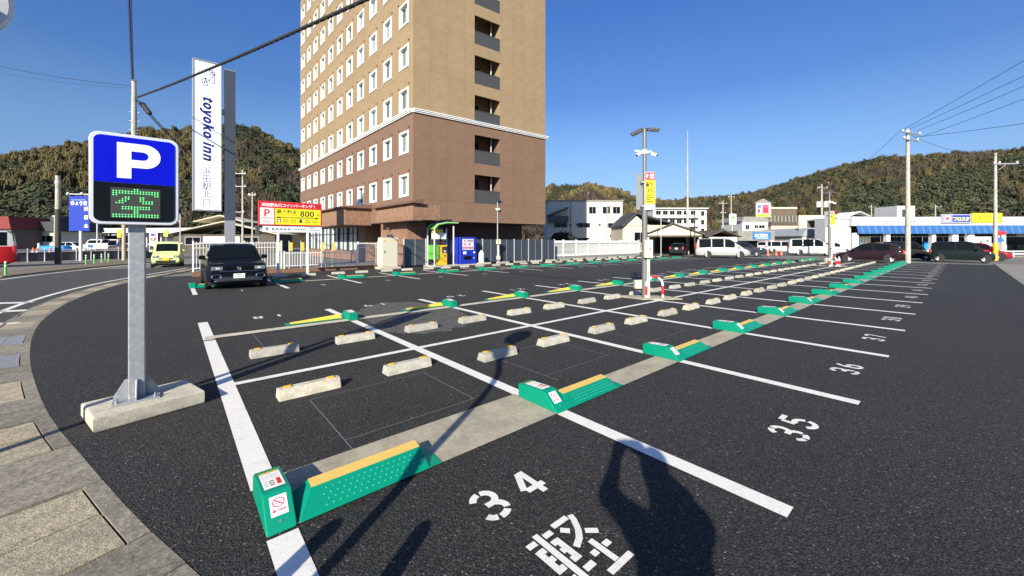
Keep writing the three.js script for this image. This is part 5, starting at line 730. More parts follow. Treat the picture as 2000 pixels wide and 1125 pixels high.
{ // house with black tiled roof
  const Z = 60, c = at(1262, HY, Z).setY(0), t = thing('house', 'cream house with dark tiled roof behind the white fence', 'house', c, 0), w = 7.2, h = 4.1;
  part('wall', bx(w, h, 7, 0, h / 2, -3.5), M.cream, t); part('gable_wall', prism([[-3.4, h], [0.1, h], [-1.6, h + 1.5]], 0.2).translate(0, 0, 0.02), M.cream, t);
  part('roof', [prism([[-3.9, h - 0.1], [-1.65, h + 1.95], [4.4, h + 0.2], [4.4, h], [-1.62, h + 1.72], [-3.8, h - 0.25]], 8).translate(0, 0, -3.3)], M.roofDark, t);
  winSet(t, [[-0.9, 2.2, 1.8, 1.6], [0.9, 2.3, 1.2, 1.5], [2.3, 2.6, 0.8, 0.9]], 0); part('balcony_rail', [bx(3.4, 0.08, 0.08, -0.6, 1.5, 0.8), bx(3.4, 0.08, 0.08, -0.6, 0.9, 0.8), ...Array.from({ length: 12 }, (_, i) => bx(0.04, 0.9, 0.04, -2.2 + i * 0.29, 1.1, 0.8))], M.roofBrown, t);
}
{ // far apartment block
  const [t, w, h] = block('apartment_block', 'long white apartment block with balconies far behind the houses', 1276, 1380, 408, 118, 9, M.whiteWall);
  for (let f = 0; f < 3; f++) { part('balcony', [bx(w - 3.2, 0.9, 0.15, -1.2, h - 2.3 - f * 2.6, 1.0), bx(w - 3.2, 0.15, 1.05, -1.2, h - 2.7 - f * 2.6, 0.6)], M.whiteWall, t); winSet(t, Array.from({ length: 6 }, (_, i) => [-w / 2 + 1.5 + i * 2.1, h - 1.2 - f * 2.6, 1.4, 1.3]), 0, M.pale); winSet(t, [[w / 2 - 1.2, h - 1.4 - f * 2.6, 0.9, 1.3]], 0, M.greyWall); }
  part('roof_slab', bx(w + 0.6, 0.3, 9.8, 0, h + 0.15, -4.2), M.whiteWall, t);
}
{ // carport with a wide gabled roof
  const Z = 46.5, c = at(1315, HY, Z).setY(0), t = thing('carport', 'open carport with cream gable and grey tiled roof', 'carport', c, R(-24)), w = 6.2, e = 2.35, hh = 1.35, d = 9;
  part('roof', gable(w, d, hh, 0.35, 0.14).map((g) => g.translate(0, e + 0.14, -d / 2)), M.roofBrown, t); part('gable_wall', prism([[-w / 2, 0], [w / 2, 0], [0, hh - 0.15]], 0.12).translate(0, e, 0.12), M.cream, t); part('beam', bx(w, 0.2, 0.2, 0, e - 0.1, 0.1), M.roofBrown, t);
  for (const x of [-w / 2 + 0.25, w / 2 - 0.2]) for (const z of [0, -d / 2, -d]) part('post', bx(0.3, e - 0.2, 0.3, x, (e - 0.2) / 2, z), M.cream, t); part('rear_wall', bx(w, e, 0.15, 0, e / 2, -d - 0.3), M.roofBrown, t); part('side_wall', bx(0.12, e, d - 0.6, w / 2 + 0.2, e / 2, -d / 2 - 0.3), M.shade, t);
}
{ const [t, w, h] = block('shed', 'grey roofed shed with white end wall right of the carport', 1385, 1440, 463, 52, 6, M.whiteWall); part('roof', gable(w, 6, 0.9, 0.4).map((g) => g.translate(0, h + 0.1, -3)), M.roofBrown, t); part('doorway', bx(w * 0.6, h * 0.8, 0.04, -0.3, h * 0.4, 0.01), M.dark, t); }
const tall = (name, label, cat, px, ytop, Z, r0, r1, m, group) => { const p = at(px, HY, Z).setY(0), h = EYE + (HY - ytop) / F * Z, t = thing(name, label, cat, p, 0, group); part('pole', cy(r1, r0, h, 0, h / 2, 0, 12), m, t); return [t, h]; };
{ const [t, h] = tall('antenna_mast', 'tall thin mast rising above the carport', 'mast', 1343, 255, 49, 0.2, 0.03, M.pole); part('mast_band', cy(0.2, 0.2, 0.5, 0, h * 0.35, 0, 12), M.pale, t); }
{ // shop with grey fascia and blue sign
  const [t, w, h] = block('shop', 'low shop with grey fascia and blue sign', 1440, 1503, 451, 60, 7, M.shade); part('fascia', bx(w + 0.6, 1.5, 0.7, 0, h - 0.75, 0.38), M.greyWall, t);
  const tex = canvasOf(256, 96, (x) => { x.fillStyle = '#1f6fd0'; x.fillRect(0, 0, 256, 96); kana(x, '北口田大', 18, 18, 48, 7, '#e9f2ff'); x.fillStyle = '#e9f2ff'; x.fillRect(40, 78, 180, 8); }); part('sign_panel', bx(2.7, 1.05, 0.06, 0.8, h - 0.75, 0.765), M.awning, t); part('printed_face', sheet(2.66, 1.0, 0.8, h - 0.75, 0.798), printed(tex), t, true);
  part('shop_window', bx(w * 0.5, 1.6, 0.05, -0.6, 0.95, 0.02), M.glass, t); for (const x of [-1.6, -0.9]) part('banner', [bx(0.5, 1.5, 0.03, 1.4 + x * 0 + (x < -1 ? 0 : 0.7), 1.0, 1.2)], x < -1 ? M.red : M.white, t);
}
{ const [t, w, h] = block('house', 'white two storey house above the grey fascia shop', 1450, 1500, 432, 78, 8, M.whiteWall); part('roof', prism([[-w / 2 - 0.3, h], [-w / 2 + 0.2, h + 0.9], [w / 2 - 0.8, h + 0.9], [w / 2 + 0.3, h]], 8.4).translate(0, 0, -4), M.greyWall, t); winSet(t, [[-1.6, h - 1.2, 0.7, 0.9], [0.2, h - 1.1, 0.7, 0.6], [1.3, h - 1.1, 1.1, 0.6]], 0); }
{ // roof billboard
  const Z = 85, t = thing('roof_billboard', 'pink and white billboard tower with yellow foot', 'billboard', at(1492, HY, Z).setY(0), 0), y1 = EYE + (HY - 397) / F * Z, y0 = EYE + (HY - 424) / F * Z;
  const tex = canvasOf(128, 128, (x) => { x.fillStyle = '#e9dfe6'; x.fillRect(0, 0, 128, 128); x.fillStyle = '#d85a78'; x.fillRect(56, 10, 64, 88); x.fillStyle = '#c3344a'; x.fillRect(70, 40, 40, 44); x.fillStyle = '#5a6fc0'; x.fillRect(10, 16, 34, 30); x.fillStyle = '#c8405c'; x.fillRect(8, 54, 28, 36); x.fillStyle = '#efe14a'; x.fillRect(0, 98, 128, 30); x.fillStyle = '#b09a20'; x.fillRect(14, 106, 20, 14); });
  part('board', bx(2.9, y1 - y0, 0.4, -0.3, (y0 + y1) / 2, 0), M.pale, t); part('printed_face', sheet(2.86, y1 - y0 - 0.05, -0.3, (y0 + y1) / 2, 0.205), printed(tex), t, true); part('side_board', bx(0.3, y1 - y0, 1.2, 1.4, (y0 + y1) / 2, -0.6), M.pink, t); part('cap', prism([[-1.9, 0], [0, 1.0], [1.9, 0]], 0.8).translate(-0.2, y1, -0.2), M.greyWall, t); part('support', [bx(0.25, y0, 0.25, -1.2, y0 / 2, -0.3), bx(0.25, y0, 0.25, 0.9, y0 / 2, -0.3)], M.metalGrey, t);
}
{ const Z = 75, [t, h] = tall('sign_post', 'white roadside sign with green mark above the carport', 'sign', 1430, 416, Z, 0.08, 0.08, M.pale); part('sign_panel', bx(1.3, 2.0, 0.2, 0, h - 1.2, 0.15), M.white, t); part('green_mark', [bx(0.6, 0.5, 0.03, 0, h - 0.9, 0.268), bx(0.25, 0.5, 0.03, -0.2, h - 1.6, 0.268), bx(0.25, 0.5, 0.03, 0.22, h - 1.6, 0.268)], M.payGreen, t); }
{ const [t, w, h] = block('filling_station', 'white canopy with green stripe behind the parked vans', 1500, 1563, 450, 70, 8, M.pale); t.children[0].scale.set(0.9, 1, 0.8); part('canopy', bx(w + 0.8, 0.75, 7, 0, h - 0.3, 1.2), M.white, t); part('green_stripe', bx(w * 0.62, 0.5, 0.05, -0.1, h - 0.3, 4.73), M.payGreen, t); for (const x of [-2, 2]) part('post', bx(0.2, h - 0.7, 0.2, x, (h - 0.7) / 2, 4), M.white, t); }
{ const [t, w, h] = block('house', 'pinkish long house with brown roof behind the filling station', 1506, 1560, 440, 92, 8, M.pink); part('roof', prism([[-w / 2 - 0.3, h], [-w / 2 + 0.4, h + 0.8], [w / 2 - 0.4, h + 0.8], [w / 2 + 0.3, h]], 8.4).translate(0, 0, -4), M.roofBrown, t); }
{ // retaining wall and house above
  const [t, w, h] = block('retaining_wall', 'stone retaining wall on the slope behind the filling station', 1500, 1556, 408, 115, 4, mat(0.2, 0.165, 0.12, 0.95, { map: rep(roughTone, 0.4) }), { cat: 'wall' }); part('parapet', bx(w, 0.5, 0.4, 0, h + 0.25, 0), M.cream, t); for (let i = 0; i < 8; i++) part('buttress', bx(0.35, h - 2, 0.5, -w / 2 + 0.6 + i * 1.05, (h - 2) / 2, 0.25), M.greyWall, t);
}
{ // cream pottery style building
  const [t, w, h] = block('shop', 'cream building with pale sign board and arched door', 1568, 1655, 461, 58, 9, M.cream); part('roof', prism([[-w / 2 - 0.3, h], [-w / 2 + 0.5, h + 1.2], [w / 2 - 1.6, h + 1.2], [w / 2 - 0.2, h]], 9.4).translate(0, 0, -4.5), mat(0.30, 0.32, 0.34, 0.8), t);
  part('sign_board', bx(5.6, 2.1, 0.25, -0.3, h + 2.1, -1.2), M.cream, t); part('board_mark', [bx(0.7, 0.3, 0.04, -0.6, h + 1.9, -1.055), bx(1.2, 0.12, 0.04, 0.6, h + 2.3, -1.055), bx(0.3, 0.25, 0.04, -1.6, h + 2.0, -1.055)], M.greyWall, t); part('red_mark', bx(0.3, 0.3, 0.04, -0.05, h + 1.85, -1.054), M.red, t);
  part('arched_door', [prism([[-0.55, 0], [0.55, 0], [0.55, 1.7], [0.3, 2.15], [-0.3, 2.15], [-0.55, 1.7]], 0.1).translate(0.9, 0, 0.05)], M.whiteWall, t); part('door_opening', bx(0.7, 1.5, 0.04, 0.9, 0.75, 0.125), M.greyWall, t); winSet(t, [[-2.1, 1.6, 1.1, 1.0], [-0.7, 1.5, 1.0, 0.8], [2.6, 1.3, 0.8, 0.9]], 0); part('wing', bx(2.6, 2.3, 3, w / 2 - 0.6, 1.15, 1.5), M.cream, t);
}
{ // long shop with blue awning
  const Z = 53, x0 = (1640 - 1000) / F * Z, x1 = (2080 - 1000) / F * Z, w = x1 - x0, t = thing('shop', 'long white shop front with blue awning', 'shop', V3(x0, 0, -Z), R(-1.5)), yA1 = EYE + (HY - 441) / F * Z, yA0 = EYE + (HY - 455) / F * Z, yT = EYE + (HY - 424) / F * Z;
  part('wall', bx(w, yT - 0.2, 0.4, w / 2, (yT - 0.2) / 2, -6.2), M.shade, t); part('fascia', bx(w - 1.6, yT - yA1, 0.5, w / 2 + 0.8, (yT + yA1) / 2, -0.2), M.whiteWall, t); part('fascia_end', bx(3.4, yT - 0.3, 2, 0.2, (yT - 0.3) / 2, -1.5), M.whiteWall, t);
  part('roof', bx(w, 0.2, 7, w / 2, yT - 0.1, -3.9), M.pale, t); part('floor', bx(w, 0.1, 6, w / 2, 0.02, -3.1), M.greyWall, t);
  const n = 64, aw0 = 2.1, seg = (w - aw0) / n, ag = ready(prism([[0, yA0], [0, yA0 - 0.12], [0.0, yA0 - 0.12], [-0.02, yA0], [-0.3, yA1 + 0.02], [-0.3, yA1 + 0.05], [0, yA0 + 0.03]], seg - 0.03).rotateY(-PI / 2).translate(0, 0, 0.42));
  for (let i = 0; i < n; i++) part('awning_panel', ag, i % 2 === 1 ? M.awningPale : M.awning, t).position.x = aw0 + seg * (i + 0.5);
  for (const x of [2.2, 6.4, 12.4, 15.2, 17.3, 21.5, 25.5]) part('pillar', bx(x === 15.2 || x === 17.3 ? 0.75 : 0.5, yA0, 0.5, x, yA0 / 2, -0.2), M.white, t);
  const shelf = [[3.1, 1.2, 1.6], [5.2, 1.0, 1.4], [7.4, 1.3, 1.6], [9.2, 0.9, 1.5], [10.6, 1.1, 1.3], [14.0, 1.2, 1.7], [18.6, 1.0, 1.4], [20.0, 1.2, 1.3], [23.0, 1.4, 1.6]], shades = [M.awningPale, M.white, M.yellowPaint, M.whiteWall, M.awning, M.tarp, M.red, M.white, M.cream];
  shelf.forEach(([x, ww, hh], i) => part('shop_display', bx(ww, hh * 0.7, 0.4, x, 0.4 + hh * 0.35, -1.2 - (i % 3) * 0.6), shades[i], t)); for (let i = 0; i < 10; i++) { const ww = w / 10, f = part('shop_window', [bx(ww - 0.2, 0.08, 0.08, 2 + (i + 0.5) * ww * 0.94, 2.3, -2.6), bx(0.08, 2.4, 0.08, 2 + i * ww * 0.94, 1.2, -2.6)], M.pale, t); part('pane', bx(ww * 0.9, 2.2, 0.03, 2 + (i + 0.5) * ww * 0.94, 1.15, -2.62), M.glass, f); }
  const tex = canvasOf(512, 64, (x) => { x.fillStyle = '#eeeeea'; x.fillRect(0, 0, 512, 64); kana(x, 'コキンフモタロスモ', 10, 12, 40, 7, '#3c4a78'); }); part('lettering', sheet(6.4, 0.7, 8.4, (yT + yA1) / 2 - 0.06, 0.056), printed(tex), t, true);
  const sgn = (px0, px1, y1, y0, draw, nm, m) => { const a = (px0 - 1640) / F * Z, b = (px1 - 1640) / F * Z, H = (y0 - y1) / F * Z, cyy = EYE + (HY - (y0 + y1) / 2) / F * Z, p = part(nm, bx(b - a, H, 0.2, (a + b) / 2, cyy, 0.165), m, t); part('printed_face', sheet(b - a - 0.04, H - 0.04, (a + b) / 2, cyy, 0.268), printed(canvasOf(256, 80, draw)), p, true); };
  sgn(1830, 1885, 419, 436, (x) => { x.fillStyle = '#8f93c6'; x.fillRect(0, 0, 256, 80); x.fillStyle = '#e3b4c8'; x.beginPath(); x.arc(48, 38, 30, 0, 7); x.fill(); x.fillStyle = '#d8566e'; x.beginPath(); x.arc(48, 40, 16, 0, 7); x.fill(); x.fillStyle = '#2a3c90'; x.fillRect(94, 8, 152, 62); kana(x, 'フロスタ', 100, 26, 34, 7, '#efe27a'); }, 'sign_panel', M.pale);
  sgn(1886.5, 1943, 417, 435, (x) => { x.fillStyle = '#f2da2c'; x.fillRect(0, 0, 256, 80); kana(x, 'キ○○○', 46, 20, 40, 6, '#8a5a1c'); }, 'sign_panel', M.yellowPaint);
  const tx = canvasOf(128, 64, (x) => { x.fillStyle = '#f0efea'; x.fillRect(0, 0, 128, 64); x.fillStyle = '#262a38'; x.font = 'bold 44px sans-serif'; x.fillText('TS', 18, 48); }); part('lettering', sheet(1.7, 0.8, 25.2, (yT + yA1) / 2, 0.0565), printed(tx), t, true);
}
{ const [t, w, h] = block('tower_house', 'white cube shaped upper building above the awning shop', 1752, 1787, 402, 64, 4, M.whiteWall); part('sign_mark', [bx(0.8, 1.2, 0.05, -0.25, h - 1.2, 0.03), bx(0.25, 0.6, 0.05, 0.1, h - 2.4, 0.03)], M.navy, t); }
{ const [t, w, h] = block('house', 'small white house on the slope above the shops', 1658, 1698, 423, 104, 6, M.pale); part('roof', gable(w, 6, 1.4, 0.4).map((g) => g.translate(0, h, -3)), M.white, t); winSet(t, [[-1.6, h - 1.5, 1.2, 1.1], [1.2, h - 1.5, 1.2, 1.1]], 0); }
{ // notice banner on the kerb
  const Z = 44, t = thing('notice_banner', 'white notice banner standing behind the black boxy car', 'banner', at(1912, HY, Z).setY(0), 0); const tex = canvasOf(256, 96, (x) => { x.fillStyle = '#efefec'; x.fillRect(0, 0, 256, 96); kana(x, 'コイン金田料', 22, 30, 34, 5, '#4a4a4a'); x.fillStyle = '#666'; x.fillRect(30, 76, 30, 8); }); part('panel', bx(2.7, 1.0, 0.05, 0, 1.65, 0), M.white, t); part('printed_face', sheet(2.66, 0.96, 0, 1.65, 0.028), printed(tex), t, true); for (const x of [-1.2, 1.2]) part('leg', bx(0.06, 1.2, 0.06, x, 0.6, -0.06), M.metalGrey, t);
}
// concrete utility poles
const bolts = (h, r) => Array.from({ length: 14 }, (_, i) => bar(V3(-r - 0.08, h * 0.25 + i * h * 0.045, 0), V3(r + 0.08, h * 0.25 + i * h * 0.045, 0), 0.012, 6));
const insul = (x, y, z) => [cy(0.05, 0.06, 0.12, x, y, z, 10), cy(0.03, 0.03, 0.2, x, y - 0.08, z, 8)];
function utilityPole(label, px, ytop, Z, turn, arms, m = M.pole, r = 0.16) {
  const p = at(px, HY, Z).setY(0), h = EYE + (HY - ytop) / F * Z, t = thing('utility_pole', label, 'utility pole', p, turn, 'concrete utility poles'); part('pole', cy(r * 0.62, r, h, 0, h / 2, 0, 16), m, t); if (Z < 40) part('step_bolts', bolts(h, r * 0.8), M.steel, t);
  for (const [y, a, b] of arms) { const arm = part('crossarm', bx(b - a, 0.09, 0.09, (a + b) / 2, h - y, r * 0.7), M.galv, t); part('insulators', [...insul(a + 0.1, h - y + 0.14, r * 0.7), ...insul(b - 0.1, h - y + 0.14, r * 0.7), ...insul(lerp(a, b, 0.25), h - y + 0.14, r * 0.7)], M.white, arm); }
  return [t, h, p];
}
const [poleR, hR] = utilityPole('tall concrete utility pole standing at the end of the near row', 1773, 252, 29.6, R(20), [[0.35, -0.95, 1.4], [0.85, -0.8, 1.1]], M.pole, 0.17);
{ const [t, h] = utilityPole('concrete utility pole with yellow painted foot on the right', 1944, 299, 33.4, R(-8), [[0.95, -0.25, 1.6]], M.pole, 0.14); part('yellow_foot', cy(0.155, 0.16, 0.95, 0, 1.0, 0, 16), M.yellowPaint, t); part('yellow_foot', cy(0.157, 0.162, 0.46, 0, 0.26, 0, 16), M.yellowPaint, t); part('arm_brace', bar(V3(0.1, h - 1.5, 0.1), V3(0.7, h - 1.0, 0.1), 0.02), M.galv, t); }
{ const [t, h] = utilityPole('distant utility pole with transformer left of the far lamp post', 1605, 360, 62, 0, [[0.6, -0.8, 0.8], [3.6, -0.6, 0.6]], M.pole, 0.17); for (const x of [-0.6, 0.55]) part('transformer', cy(0.35, 0.35, 0.9, x, h - 3.2, 0.1, 14), M.pale, t); }
utilityPole('distant utility pole left of the green marked sign', 1412, 392, 80, 0, [[0.6, -0.8, 0.8], [2.5, -0.6, 0.6]]); utilityPole('far utility pole above the white house on the slope', 1702, 400, 100, 0, [[0.6, -0.9, 0.9]]); utilityPole('far utility pole above the shop sign boards', 1827, 400, 90, 0, [[0.5, -0.2, 1.2]]);
utilityPole('utility pole right of the shop with green sign', 1428, 380, 95, 0, [[0.6, -0.8, 0.8]]);
{ const [t, h] = tall('street_lamp', 'thin lamp column in front of the pale house', 'street lamp', 1187, 404, 45, 0.07, 0.05, M.pole); part('lamp_head', bx(0.5, 0.08, 0.2, 0.2, h, 0), M.charcoal, t); }
tall('sign_post', 'thin white post left of the carport', 'post', 1291, 410, 43, 0.04, 0.04, M.pale); tall('sign_post', 'thin brown post between the carport and the minivan', 'post', 1357, 415, 43, 0.07, 0.06, M.roofBrown);
{ const a = gp(1815, 503), b = at(1838, 478, 33.2); solo('guy_wire_guard', bar(V3(a.x, 0, a.z), b, 0.05, 8), M.yellowPaint, 'yellow guy wire guard leaning beside the black boxy car', 'guard'); }
{ const p = at(1958, HY, 36).setY(0), t = thing('road_sign', 'red and blue road sign on a bent white post', 'road sign', p, R(-10)); part('post', tube([V3(0.1, 0, 0), V3(0.1, 0.9, 0), V3(0.08, 1.3, 0), V3(-0.25, 1.75, 0), V3(-0.3, 2.4, 0)], 0.05, 24, 8), M.pale, t); part('red_plate', prism([[-0.5, 0], [0.5, 0.18], [0.4, 0.4], [-0.5, 0.5]], 0.04).translate(-0.25, 2.15, 0.08), M.red, t); part('blue_plate', prism([[-0.35, 0], [0.35, 0], [0, 0.55]], 0.04).translate(-0.2, 1.6, 0.08), M.awningPale, t); }
for (const [px, k] of [[1500, 0], [1516, 1], [1526, 2]]) { const t = thing('traffic_cone', ['traffic cone nearest the blue shop sign', 'middle traffic cone before the white vans', 'traffic cone nearest the cream minivan'][k], 'traffic cone', at(px, HY, 43 + k).setY(0), 0, 'traffic cones before the vans'); part('cone', new THREE.CylinderGeometry(0.04, 0.17, 0.7, 14).translate(0, 0.38, 0), M.orange, t); part('foot', bx(0.4, 0.05, 0.4, 0, 0.025, 0), M.rubber, t); }
// low kerb and guard rail in front of the shops
structure('kerb', [bx(26, 0.14, 0.2, 49, 0.02, -41.5)], M.kerb);
{ const t = thing('guard_rail', 'low white guard rail in front of the shops', 'guard rail', V3(38, 0, -40.5), 0); part('rail', bx(20, 0.09, 0.05, 10, 0.62, 0), M.white, t); part('rail', bx(20, 0.09, 0.05, 10, 0.35, 0), M.white, t); for (let i = 0; i < 11; i++) part('post', cy(0.04, 0.04, 0.7, i * 2, 0.35, -0.05, 8), M.white, t); }
// ---------------------------------------------------------------- left background: road side and station forecourt
const PL = 'concrete utility poles';
const [poleL, hL] = utilityPole('utility pole rising straight behind the parking sign', 262, 156, 19, R(20), [], M.pole, 0.15);
{ const p = at(113, HY, 29).setY(0), h = EYE + (HY - 343) / F * 29, t = thing('utility_pole', 'dark utility pole with pale top left of the blue banner', 'utility pole', p, 0, PL); part('pole', cy(0.15, 0.18, h * 0.62, 0, h * 0.31, 0, 14), mat(0.055, 0.048, 0.04, 0.8), t); part('pale_top', cy(0.13, 0.15, h * 0.38, 0, h * 0.81, 0, 14), M.pole, t); part('collar', cy(0.16, 0.16, 0.2, 0, h - 0.5, 0, 14), M.pale, t); }
{ // blue banner on a mast
  const Z = 33, p = at(155, HY, Z).setY(0), t = thing('mast_banner', 'blue banner with white and yellow lettering on a white mast', 'banner', p, 0), y1 = EYE + (HY - 383) / F * Z, y0 = EYE + (HY - 451) / F * Z, w = 40 / F * Z;
  const tex = canvasOf(256, 420, (x) => { x.fillStyle = '#16349c'; x.fillRect(0, 0, 256, 420); x.fillStyle = '#9fb2dd'; for (let i = 0; i < 9; i++) x.fillRect(30 + i * 20, 40, 12, 10); kana(x, 'ひょうま', 20, 60, 50, 9, '#f4f4f4'); x.save(); x.translate(190, 0); kana(x, '浜', 0, 128, 50, 7, '#efe07a'); kana(x, '田', 0, 232, 50, 7, '#efe07a'); kana(x, '北', 0, 334, 50, 7, '#efe07a'); x.restore(); });
  part('mast', cy(0.09, 0.11, y0 + 0.2, 0, (y0 + 0.2) / 2, -0.1, 12), M.white, t); const b = part('cloth', bx(w, y1 - y0, 0.03, 0, (y0 + y1) / 2, 0), mat(0.01, 0.035, 0.33, 0.7), t); part('printed_face', sheet(w - 0.02, y1 - y0 - 0.02, 0, (y0 + y1) / 2, 0.018), printed(tex), b, true);
  part('top_bar', [bar(V3(-w / 2 - 0.2, y1 + 0.18, -0.05), V3(w / 2 + 0.5, y1 + 0.14, -0.05), 0.035), new THREE.SphereGeometry(0.11, 12, 8).translate(-w / 2 - 0.1, y1 + 0.2, 0), new THREE.SphereGeometry(0.11, 12, 8).translate(0.2, y1 + 0.2, 0)], M.white, t);
}
const DEL = 'green delineator posts along the far kerb';
[[11, 540, 18.8], [168, 519, 27.5], [184, 517.5, 28.6], [198.5, 516, 29.6], [212, 515, 30.4]].forEach(([px, py, Z], k) => { const t = thing('delineator_post', ['green and white delineator post near the red van', 'leftmost of the four grouped green delineator posts', 'second from left of the four grouped green delineator posts', 'third from left of the four grouped green delineator posts', 'rightmost of the four grouped green delineator posts'][k], 'delineator', at(px, HY, Z).setY(0), 0, DEL); part('post', cy(0.04, 0.045, 0.72, 0, 0.36, 0, 12), mat(0.16, 0.5, 0.12, 0.5), t); for (const y of [0.5, 0.66]) part('white_band', cy(0.043, 0.043, 0.07, 0, y, 0, 12), M.white, t); part('foot', cy(0.1, 0.11, 0.03, 0, 0.015, 0, 14), M.rubber, t); });
{ // dark low wall with rail along the far side of the road
  const a = at(18, HY, 30).setY(0), b = at(345, HY, 40).setY(0), d = b.clone().sub(a), len = d.length(), t = thing('road_fence', 'low dark hoarding with thin white rail along the far side of the road', 'fence', a, Math.atan2(-d.z, d.x)), n = 12;
  for (let i = 0; i < n; i++) part('hoarding_panel', bx(len / n - 0.06, 0.72, 0.05, (i + 0.5) * len / n, 0.42, 0), M.navy, t); for (let i = 0; i <= n; i++) part('post', cy(0.035, 0.035, 1.1, i * len / n, 0.55, 0.06, 8), M.pale, t); part('rail', bx(len, 0.05, 0.05, len / 2, 0.98, 0.06), M.white, t); part('rail', bx(len, 0.05, 0.05, len / 2, 0.83, 0.06), M.white, t);
}
{ // station platform roof
  const Z = 74, x0 = (128 - 1000) / F * Z, x1 = (372 - 1000) / F * Z, w = x1 - x0, y1 = EYE + (HY - 446) / F * Z, t = thing('station_canopy', 'long white platform roof behind the parking sign', 'canopy', V3(x0, 0, -Z), R(4)), n = 9; for (let i = 0; i < n; i++) part('roof_panel', bx(w / n - 0.06, 0.9, 3.4, (i + 0.5) * w / n, y1 - 0.45 + 0.02 * i, -1.7), M.whiteWall, t); for (let i = 0; i <= n; i++) part('post', bx(0.2, y1 - 0.9, 0.2, i * w / n, (y1 - 0.9) / 2, -1.7), M.pale, t); part('rear_wall', bx(w, 2.2, 0.2, w / 2, 1.1, -4), M.whiteWall, t); part('wall_frieze', bx(w * 0.5, 1.1, 0.05, w * 0.35, 1.9, -3.86), M.shade, t);
}
{ const [t, w, h] = block('station_building', 'low white building behind the white vans', 160, 250, 458, 80, 6, M.whiteWall); winSet(t, [[-2.5, 1.6, 1.6, 1.0], [0.5, 1.6, 1.6, 1.0], [3, 1.6, 1.2, 1.0]], 0); }
{ const Z = 64, [t, w, h] = block('station_house', 'dark tiled low house left of the utility pole', 32, 112, 452, Z, 7, M.cream); part('roof', [prism([[-w / 2 - 0.5, h], [-w / 2 + 0.1, h + 1.5], [w / 2 - 0.2, h + 1.6], [w / 2 + 0.4, h]], 7.6).translate(0, 0, -3.3)], M.roofDark, t); part('gable', prism([[0.6, h + 1.4], [2.6, h + 1.4], [2.4, h + 2.6], [1.2, h + 2.7]], 4).translate(0, 0, -3), M.roofDark, t); winSet(t, [[-2, h - 1.2, 2.0, 1.0], [1.5, h - 1.2, 2.4, 1.0]], 0); }
{ const [t, w, h] = block('red_roof_house', 'house with dark red roof above the red van', -60, 22, 447, 60, 7, M.shade); part('roof', prism([[-w / 2 - 0.4, h], [-w / 2, h + 1.9], [w / 2 - 0.1, h + 1.9], [w / 2 + 0.3, h]], 7.4).translate(0, 0, -3.4), mat(0.2, 0.035, 0.03, 0.8), t); }
{ // beige house behind the pylon
  const Z = 60, c = at(440, HY, Z).setY(0), t = thing('house', 'cream roofed house between pylon sign and price board', 'house', c, R(10)), w = 14, h = 2.7; part('wall', bx(w, h, 7, 0, h / 2, -3.5), M.roofBrown, t); part('roof', gable(w, 7.5, 1.9, 0.5).map((g) => g.translate(0, h + 0.1, -3.4)), M.cream, t); part('upper_roof', gable(w * 0.45, 6, 1.0, 0.4).map((g) => g.translate(-1, h + 2.0, -3.6)), M.cream, t); part('window_band', bx(5, 0.9, 0.06, -0.5, 1.9, 0.03), M.white, t); winSet(t, [[3.6, 1.7, 2, 1.1], [-4.4, 1.7, 2, 1.1]], 0);
}
utilityPole('distant utility pole with crossarms between the pylon and the price board', 474, 332, 52, 0, [[0.5, -1.3, 0.5], [2.2, -1.3, 0.5], [5.6, -1.6, 0.3]], M.pole, 0.15); utilityPole('shorter grey pole just left of the price board', 493, 375, 50, 0, [[0.4, -0.5, 0.5]], M.pole, 0.12);
{ const [t, h] = tall('street_lamp', 'white lamp column left of the dark utility pole', 'street lamp', 107, 422, 42, 0.07, 0.06, M.pale); part('lamp_head', bx(0.5, 0.12, 0.2, 0.1, h, 0), M.pale, t); }
tall('sign_post', 'thin pale post right of the blue banner', 'post', 190, 436, 50, 0.09, 0.08, M.pale); { const [t, h] = tall('utility_pole', 'tan concrete pole just left of the sign post', 'utility pole', 242, 436, 34, 0.14, 0.13, mat(0.44, 0.38, 0.27, 0.9), PL); part('yellow_plate', bx(0.3, 0.7, 0.05, -0.3, h - 0.9, 0.1), M.yellowPaint, t); } { const [t, h] = tall('street_lamp', 'thin lamp column right of the parking sign', 'street lamp', 352, 418, 45, 0.06, 0.05, M.pale); part('lamp_head', bx(0.4, 0.1, 0.2, -0.1, h - 0.8, 0), M.pale, t); }
{ const Z = 40, p = at(300, HY, Z).setY(0), t = thing('flag_banner', 'white upright flag with blue and red fields', 'banner', p, 0), tex = canvasOf(64, 128, (x) => { x.fillStyle = '#f4f3f1'; x.fillRect(0, 0, 64, 128); x.fillStyle = '#2a46b0'; x.fillRect(10, 20, 30, 26); x.fillStyle = '#d8485a'; x.fillRect(42, 20, 12, 26); x.fillRect(10, 54, 44, 32); x.fillStyle = '#f4f3f1'; x.fillRect(20, 62, 12, 14); }); part('mast', cy(0.03, 0.03, 2.7, -0.42, 1.35, 0, 8), M.white, t); part('cloth', bx(0.8, 1.55, 0.02, 0, 1.95, 0), M.white, t); part('printed_face', sheet(0.78, 1.52, 0, 1.95, 0.012), printed(tex), t, true); }
solo('tarpaulin', [rb(3.2, 0.7, 1.2, 0, 0.75, 0, 0.3, 3), rb(1.6, 0.5, 1, 1.0, 0.6, 0.3, 0.25, 3)], M.tarp, 'blue tarpaulin heap behind the dark utility pole', 'tarpaulin', undefined, at(108, HY, 48).setY(0), 0);
